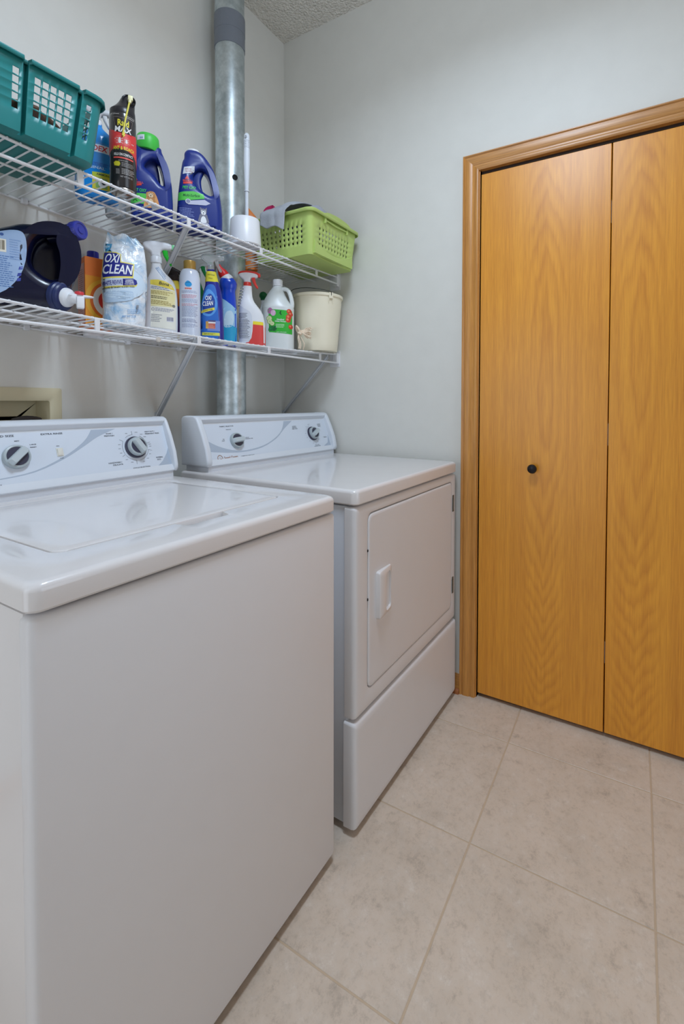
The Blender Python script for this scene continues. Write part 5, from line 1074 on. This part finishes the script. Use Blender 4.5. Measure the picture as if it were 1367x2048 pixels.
D.text('SC Johnson', -0.020, 0.1965, 0.022, 0.0042, '#b4b0ac', 2); D.lines(0.008, 0.1965, 0.026, 0.008, 2, '#b4b0ac', 2); D.text('NET WT 14.5 OZ', 0.008, 0.034, 0.030, 0.004, '#a09c9a', 2)
D.build('label', rc_, fc, 0.005, 0.0003)

# two blue carpet-cleaner jugs
DB = pl('navy_jug_plastic', (28, 48, 128), 0.3, var=0.02)
def dog(D, u, v, s_, coat, face, layer, pointed=False):
    P = lambda pts: [(u + x * s_, v + y * s_) for x, y in pts]
    D.poly(smooth(P([(-0.013, -0.030), (-0.012, -0.014), (-0.008, -0.004), (0.008, -0.004), (0.012, -0.014), (0.014, -0.030)]), 3), coat, layer)
    D.poly(smooth(P([(-0.007, -0.030), (-0.006, -0.016), (0.0, -0.010), (0.006, -0.016), (0.008, -0.030)]), 3), face, layer + 1)
    if pointed:
        for k in (-1, 1): D.poly(P([(k * 0.009, 0.004), (k * 0.0095, 0.017), (k * 0.002, 0.010)]), coat, layer + 1)
    else:
        for k in (-1, 1): D.poly(smooth(P([(k * 0.007, 0.010), (k * 0.0125, 0.006), (k * 0.0125, -0.006), (k * 0.009, -0.004)]), 2), coat, layer + 1)
    D.disc(u, v + 0.003 * s_, 0.0092 * s_, coat, layer + 2, 20, 0.0098 * s_)
    D.disc(u, v - 0.0005 * s_, 0.0064 * s_, face, layer + 3, 18, 0.0068 * s_); D.disc(u - 0.0042 * s_, v + 0.005 * s_, 0.0022 * s_, face, layer + 3, 10, 0.0028 * s_); D.disc(u + 0.0042 * s_, v + 0.005 * s_, 0.0022 * s_, face, layer + 3, 10, 0.0028 * s_)
    for k in (-1, 1): D.disc(u + k * 0.0038 * s_, v + 0.0046 * s_, 0.0012 * s_, '#1e1a1c', layer + 4, 8)
    D.disc(u, v - 0.0005 * s_, 0.0020 * s_, '#1e1a1c', layer + 4, 10, 0.0015 * s_); D.poly(P([(-0.0028, -0.0045), (0.0028, -0.0045), (0.0, -0.0062)]), '#6a3a3c', layer + 4)
def cleaner(root, o, holes, th, zk, zsh):
    m = MB(); o = [(x, z * zk) for x, z in o]; holes = [[(x, z * zk) for x, z in h_] for h_ in holes]
    def fn(p):
        x, y, z = p; k = 1.0 if z < zsh else max(0.52, 1.0 - (z - zsh) * 4.2)
        return (x, y * k, max(z, 0.001))
    m.slab(smooth(o, 4), th, 0.020, [list(reversed(smooth(h_, 4))) for h_ in holes], seg=5, fn=fn)
    m.obj('body', DB, root); return m
b1 = thing('carpet_cleaner_jug', 'navy carpet-cleaner jug with a bright green cap', 'jug', on_top(-0.815, -0.164), R_(-35), 'carpet-cleaner jugs on the upper shelf')
o1 = [(-0.050, 0.0), (0.050, 0.0), (0.058, 0.012), (0.060, 0.060), (0.056, 0.130), (0.044, 0.185), (0.030, 0.222), (0.020, 0.238), (-0.044, 0.236), (-0.047, 0.215), (-0.050, 0.185), (-0.056, 0.130), (-0.059, 0.060), (-0.058, 0.012)]
h1 = [(-0.020, 0.168), (-0.014, 0.184), (0.004, 0.196), (0.020, 0.188), (0.030, 0.160), (0.034, 0.128), (0.030, 0.116), (0.020, 0.126), (0.006, 0.146), (-0.010, 0.158)]
m1 = cleaner(b1, o1, [h1], 0.082, 1.0, 0.12)
m = MB(); m.slab([((p[0] - 0.008) * 1.12 + 0.008, (p[1] - 0.157) * 1.12 + 0.157) for p in smooth(h1[:4] + h1[6:], 3)], 0.016, 0.006, T=Matrix.Translation((-0.006, 0.010, 0.004))); m.obj('grip_recess', DB, b1)
m = MB(); Tc = Matrix.Translation((-0.012, 0, 0.232)) @ Matrix.Rotation(R_(4), 4, 'Y'); m.lathe([(0.0325, -0.010), (0.0340, -0.008), (0.0335, 0.020), (0.0315, 0.034), (0.0285, 0.038), (0, 0.039)], 36, T=Tc); gc = m.obj('cap', pl('bright_green_cap', (72, 196, 74), 0.4), b1)
D = Decal(); D.rect(-0.029, 0.252, 0.020, 0.016, '#dfe6ee', 1); D.poly([(-0.027, 0.247), (-0.0255, 0.257), (-0.0240, 0.247)], '#30406c', 2); D.poly([(-0.032, 0.247), (-0.030, 0.256), (-0.028, 0.247)], '#6c90c0', 2); D.build('cap_sticker', gc, on_body(m), 0.006, 0.0008, label='small white sticker')
D = Decal(); RDL = '#d83a34'
D.poly([(-0.047, 0.112), (-0.0425, 0.121), (-0.038, 0.112)], RDL, 1); D.text('BISSELL', -0.036, 0.1075, 0.026, 0.006, '#e05a50', 2, 6); D.poly([(-0.052, 0.101), (-0.028, 0.106), (-0.028, 0.100), (-0.052, 0.094)], RDL, 1)
D.text('PET OXY', -0.033, 0.0850, 0.036, 0.0095, '#3ecf58', 2, 4, 0.1)
D.poly([(-0.058, 0.074), (-0.002, 0.078), (0.006, 0.058), (0.002, 0.046), (-0.058, 0.044)], '#58c850', 1); D.lines(-0.054, 0.069, 0.030, 0.012, 2, '#1c5c30', 2); D.arc(-0.046, 0.050, 0.004, 0.006, 0, 180, '#1c4c2c', 2)
D.poly(smooth([(-0.020, 0.036), (0.016, 0.040), (0.020, 0.052), (0.008, 0.084), (-0.008, 0.082), (-0.020, 0.052)], 3), '#e2a060', 2); dog(D, -0.003, 0.074, 1.0, '#c08850', '#e8cda8', 3); D.disc(0.007, 0.040, 0.009, '#8c8c90', 8, 16, 0.011)
D.lines(-0.055, 0.038, 0.050, 0.020, 4, '#7a88c0', 2); D.build('label', b1, on_body(m1), 0.007, 0.0007)
b2 = thing('carpet_cleaner_jug', 'navy carpet-cleaner jug with a white cap, beside the metal pipe', 'jug', on_top(-0.684, -0.226), R_(-39.6), 'carpet-cleaner jugs on the upper shelf')
o2 = [(-0.060, 0.0), (0.060, 0.0), (0.070, 0.012), (0.071, 0.065), (0.064, 0.132), (0.048, 0.212), (0.025, 0.256), (0.000, 0.279), (-0.030, 0.282), (-0.044, 0.270), (-0.046, 0.250), (-0.052, 0.232), (-0.060, 0.168), (-0.066, 0.102), (-0.070, 0.012)]
h2 = [(-0.014, 0.206), (0.006, 0.220), (0.024, 0.203), (0.036, 0.166), (0.041, 0.138), (0.034, 0.128), (0.016, 0.136), (-0.006, 0.156), (-0.019, 0.182)]
m2 = cleaner(b2, o2, [h2], 0.085, 0.945, 0.12)
hg = [(-0.021, 0.186), (-0.012, 0.212), (0.008, 0.222), (0.016, 0.214), (0.008, 0.190), (0.010, 0.160), (0.018, 0.140), (0.006, 0.140), (-0.014, 0.160)]
m = MB(); m.slab(smooth([(x, z * 0.945) for x, z in hg], 3), 0.020, 0.008, T=Matrix.Translation((-0.002, 0.004, 0))); m.obj('grip_recess', DB, b2)
m = MB(); m.lathe([(0.0205, 0.262), (0.0215, 0.264), (0.0210, 0.290), (0.019, 0.2945), (0, 0.295)], 32, T=Matrix.Translation((-0.018, 0.010, -0.020)) ); m.obj('cap', WHITEPL, b2)
D = Decal(); D.poly([(-0.046, 0.212), (-0.014, 0.220), (-0.016, 0.196), (-0.050, 0.186)], '#d2d8e0', 1); D.lines(-0.044, 0.208, 0.024, 0.016, 3, '#b48c94', 2, 12)
D.poly([(-0.044, 0.168), (-0.037, 0.182), (-0.030, 0.170)], RDL, 1); D.text('BISSELL', -0.034, 0.1640, 0.030, 0.0065, '#e05a50', 2, 6); D.poly([(-0.048, 0.158), (-0.022, 0.162), (-0.021, 0.155), (-0.049, 0.150)], RDL, 1)
D.text('PET OXY', -0.030, 0.1390, 0.040, 0.0100, '#3ecf58', 2, 4, 0.1)
D.poly([(-0.062, 0.120), (-0.018, 0.128), (0.012, 0.122), (0.016, 0.108), (-0.032, 0.096), (-0.064, 0.092)], '#58c850', 1); D.text('Multi-Surface', -0.024, 0.1130, 0.050, 0.0090, '#1c5c30', 2, 5, 0.2)
D.poly([(-0.034, 0.094), (0.016, 0.104), (0.034, 0.094), (0.020, 0.086), (-0.034, 0.082)], '#c4c6dc', 1); D.disc(-0.034, 0.092, 0.0085, '#c8ccd8', 3, 20); D.disc(-0.034, 0.092, 0.006, '#8a90b0', 4, 16)
D.poly([(-0.068, 0.078), (0.014, 0.080), (0.020, 0.020), (-0.068, 0.014)], '#20307c', 1); dog(D, 0.012, 0.060, 1.1, '#7c7c8c', '#eef0f4', 3, True); D.poly(smooth([(-0.002, 0.026), (0.026, 0.026), (0.030, 0.010), (-0.006, 0.010)], 2), '#c4c4d2', 2)
D.lines(-0.060, 0.070, 0.046, 0.030, 6, '#7a88c0', 2); D.lines(-0.060, 0.034, 0.040, 0.014, 3, '#98a4d4', 2); D.build('label', b2, (lambda f: (lambda u, v: f(u, v * 0.955)))(on_body(m2)), 0.007, 0.0007)

# toilet brush in its holder
tbh = thing('toilet_brush', 'white toilet brush standing in its white round holder', 'toilet brush', on_top(-0.520, -0.268), R_(-44))
m = MB(); m.lathe([(0.0, 0.004), (0.052, 0.0), (0.056, 0.003), (0.0560, 0.010), (0.0505, 0.092), (0.0480, 0.0955), (0.0455, 0.093), (0.051, 0.012), (0.0, 0.008)], 48); m.obj('holder', WHITEPL, tbh)
m = MB(); pth = [(0.006, 0.0, 0.03), (0.006, 0, 0.19), (0.0062, 0, 0.24), (0.0066, 0, 0.30), (0.0070, 0, 0.36), (0.0070, 0, 0.395), (0.0070, 0, 0.401)]
m.tube(pth, [0.0062, 0.0062, 0.0088, 0.0112, 0.0104, 0.0096, 0.006], 14); m.tube([(0.006, 0, 0.196), (0.006, 0, 0.199)], 0.0092, 14)
for k in range(5): m.tube([(0.0068, 0, 0.350 + k * 0.006), (0.0068, 0, 0.352 + k * 0.006)], 0.0115, 14)
bh = m.obj('brush_handle', pl('pale_grey_white', (218, 224, 232), 0.35), tbh)
m = MB(); m.lathe([(0.003, -0.001), (0.0035, 0.0), (0.0035, 0.0016), (0.0, 0.0016)], 14, T=Matrix.Translation((0.0035, -0.0100, 0.385)) @ Matrix.Rotation(PI / 2, 4, 'X') @ Matrix.Scale(1.4, 4, (0, 1, 0))); m.obj('hanging_hole', pl('shadow_grey', (120, 124, 130)), bh)
MB().lathe([(0.010, 0.012), (0.028, 0.018), (0.030, 0.060), (0.012, 0.080)], 24, T=Matrix.Translation((0.006, 0, 0))).obj('bristles', mat('white_bristle', (236, 236, 236), 0.9, bump=0.8, bscale=400), tbh)

# orange bottle behind the brush
og = thing('bottle', 'orange bottle with a slanted orange top between toilet brush and lime basket', 'bottle', on_top(-0.305, -0.086), R_(-45))
m = body([(0, -0.024, 0.024, 0.018), (0.004, -0.026, 0.026, 0.020), (0.170, -0.026, 0.026, 0.020), (0.205, -0.025, 0.024, 0.018), (0.222, -0.024, 0.012, 0.015), (0.238, -0.023, -0.002, 0.010), (0.252, -0.022, -0.013, 0.005)]); m.obj('body', pl('orange_plastic_b', (240, 140, 66), 0.4), og)

# lime basket in the corner
LIME = pl('lime_plastic', (186, 208, 118), 0.36, var=0.015)
gx0, gx1, gy0, gy1 = -0.358, -0.042, -0.437, -0.138
lq = thing('laundry_basket', 'lime green plastic basket full of cloths, at the right end of the upper shelf', 'basket', on_top((gx0 + gx1) / 2, (gy0 + gy1) / 2))
hG = 0.160; hw_, hd_ = (gx1 - gx0) / 2, (gy1 - gy0) / 2
Lx = 2 * hw_ - 0.032; Ly = 2 * hd_ - 0.032
fr_ = grid_side(Lx, [(0.036, 10, 0.0222, 0.0080)]); sd_ = grid_side(Ly, [(0.022, 10, 0.0225, 0.0085)])
rz_ = [(0.0, False), (0.012, False), (0.030, False)] + [q_ for k in range(4) for q_ in ((0.040 + k * 0.0192, True), (0.040 + k * 0.0192 + 0.0092, False))] + [(0.135, False), (hG, False)]
def gdisp(k, s_, t):
    if k in (0, 2) and t < 0.12: return 0.010 * math.sin(PI * min(max(s_, 0), 1))
    return 0.0
sh = basket(lq, (-hw_ + 0.016, hw_ - 0.016, -hd_ + 0.014, hd_ - 0.014), (-hw_, hw_, -hd_, hd_), hG, 0.0026, rz_, [fr_, sd_, mirror(fr_), mirror(sd_)], gdisp, LIME, 0.016, 0.013, 0.012)
# left side holes: same cells mirrored
m = MB()
ha = smooth([(-0.085, 0.163), (-0.060, 0.170), (0.0, 0.174), (0.060, 0.170), (0.085, 0.163)], 3, False)
m.loft([[(x, -hd_ - 0.012, z - 0.012), (x, -hd_ - 0.014, z), (x, -hd_ + 0.002, z + 0.001), (x, -hd_ + 0.004, z - 0.010)] for x, z in ha]); 
for x in (-0.075, 0.075): m.box(x - 0.004, x + 0.004, -hd_ - 0.010, -hd_ + 0.001, 0.128, 0.158, 0.002)
m.tube([(-0.075, -hd_ - 0.006, 0.140), (0.0, -hd_ - 0.0075, 0.136), (0.075, -hd_ - 0.006, 0.140)], 0.0030, 8)
m.obj('grip', LIME, lq)
m = MB(); c_ = smooth([(-hw_ + 0.03, 0.052), (-0.07, 0.030), (0.0, 0.022), (0.07, 0.030), (hw_ - 0.03, 0.052)], 4, False)
m.loft([[(x, -hd_ + 0.011 - z * 0.05, z + 0.004), (x, -hd_ + 0.0045 - z * 0.05, z), (x, -hd_ + 0.0045 - z * 0.05, 0.004), (x, -hd_ + 0.016, 0.004)] for x, z in c_]); m.obj('belly', LIME, lq)
# cloths
GT = mat('grey_terry', (176, 180, 188), 0.95, bump=0.9, bscale=500, var=0.06)
def drape(name, path, y0, y1, mt, seed, nrow=16):
    rnd = random.Random(seed); ph = [rnd.uniform(0, 6) for _ in range(4)]
    P_ = smooth(path, 5, False); n = len(P_); vs, fs = [], []
    for j in range(nrow + 1):
        t = j / nrow
        for i, (x, z) in enumerate(P_):
            e = i / (n - 1); w = 0.004 * math.sin(6 * t + ph[0] + 4 * e) + 0.003 * math.sin(13 * t + ph[1])
            vs.append((x - abs(w) * (0.6 if e > 0.5 else 0), y0 + (y1 - y0) * t * (1 - 0.12 * e) + 0.010 * e, z + (w if e < 0.5 else 0) + (0.006 * math.sin(9 * t + ph[2]) * e if e > 0.8 else 0) - 0.026 * max(0.0, e - 0.55) / 0.45 * (1 - t)))
    for j in range(nrow):
        for i in range(n - 1): a = j * n + i; fs.append((a, a + 1, a + n + 1, a + n))
    m = MB(); m.add(vs, fs); o = m.obj(name, mt)
    md = o.modifiers.new('thick', 'SOLIDIFY'); md.thickness = 0.005; md.offset = 1
    md = o.modifiers.new('soft', 'SUBSURF'); md.levels = 1; md.render_levels = 1
    return o
zb_ = zs_top(-0.2)
tw = drape('towel', [(-0.14, zb_ + 0.222), (-0.20, zb_ + 0.238), (-0.27, zb_ + 0.230), (-0.33, zb_ + 0.206), (-0.366, zb_ + 0.181), (-0.388, zb_ + 0.166), (-0.391, zb_ + 0.140), (-0.393, zb_ + 0.116)], -0.350, -0.215, GT, 5)
tag(tw, 'grey terry towel hanging over the left rim of the lime basket', 'towel')
zi_ = zb_ + 0.004
tag(lump('folded_cloth', (-0.215, -0.283, zi_), 0.105, 0.066, 0.205, mat('charcoal_cloth', (52, 54, 60), 0.95, bump=0.6, bscale=350), 21), 'black crumpled cloth inside the lime basket', 'cloth')
tag(lump('folded_cloth', (-0.280, -0.180, zi_ + 0.150), 0.050, 0.024, 0.088, mat('magenta_cloth', (176, 30, 84), 0.95, bump=0.6, bscale=350), 23), 'magenta cloth on top of the pile in the lime basket', 'cloth')
tag(lump('folded_cloth', (-0.225, -0.378, zi_ + 0.135), 0.085, 0.040, 0.078, mat('silver_grey_cloth', (160, 162, 172), 0.95, bump=0.6, bscale=350), 27), 'silver-grey cloth on top of the pile at the right of the lime basket', 'cloth')
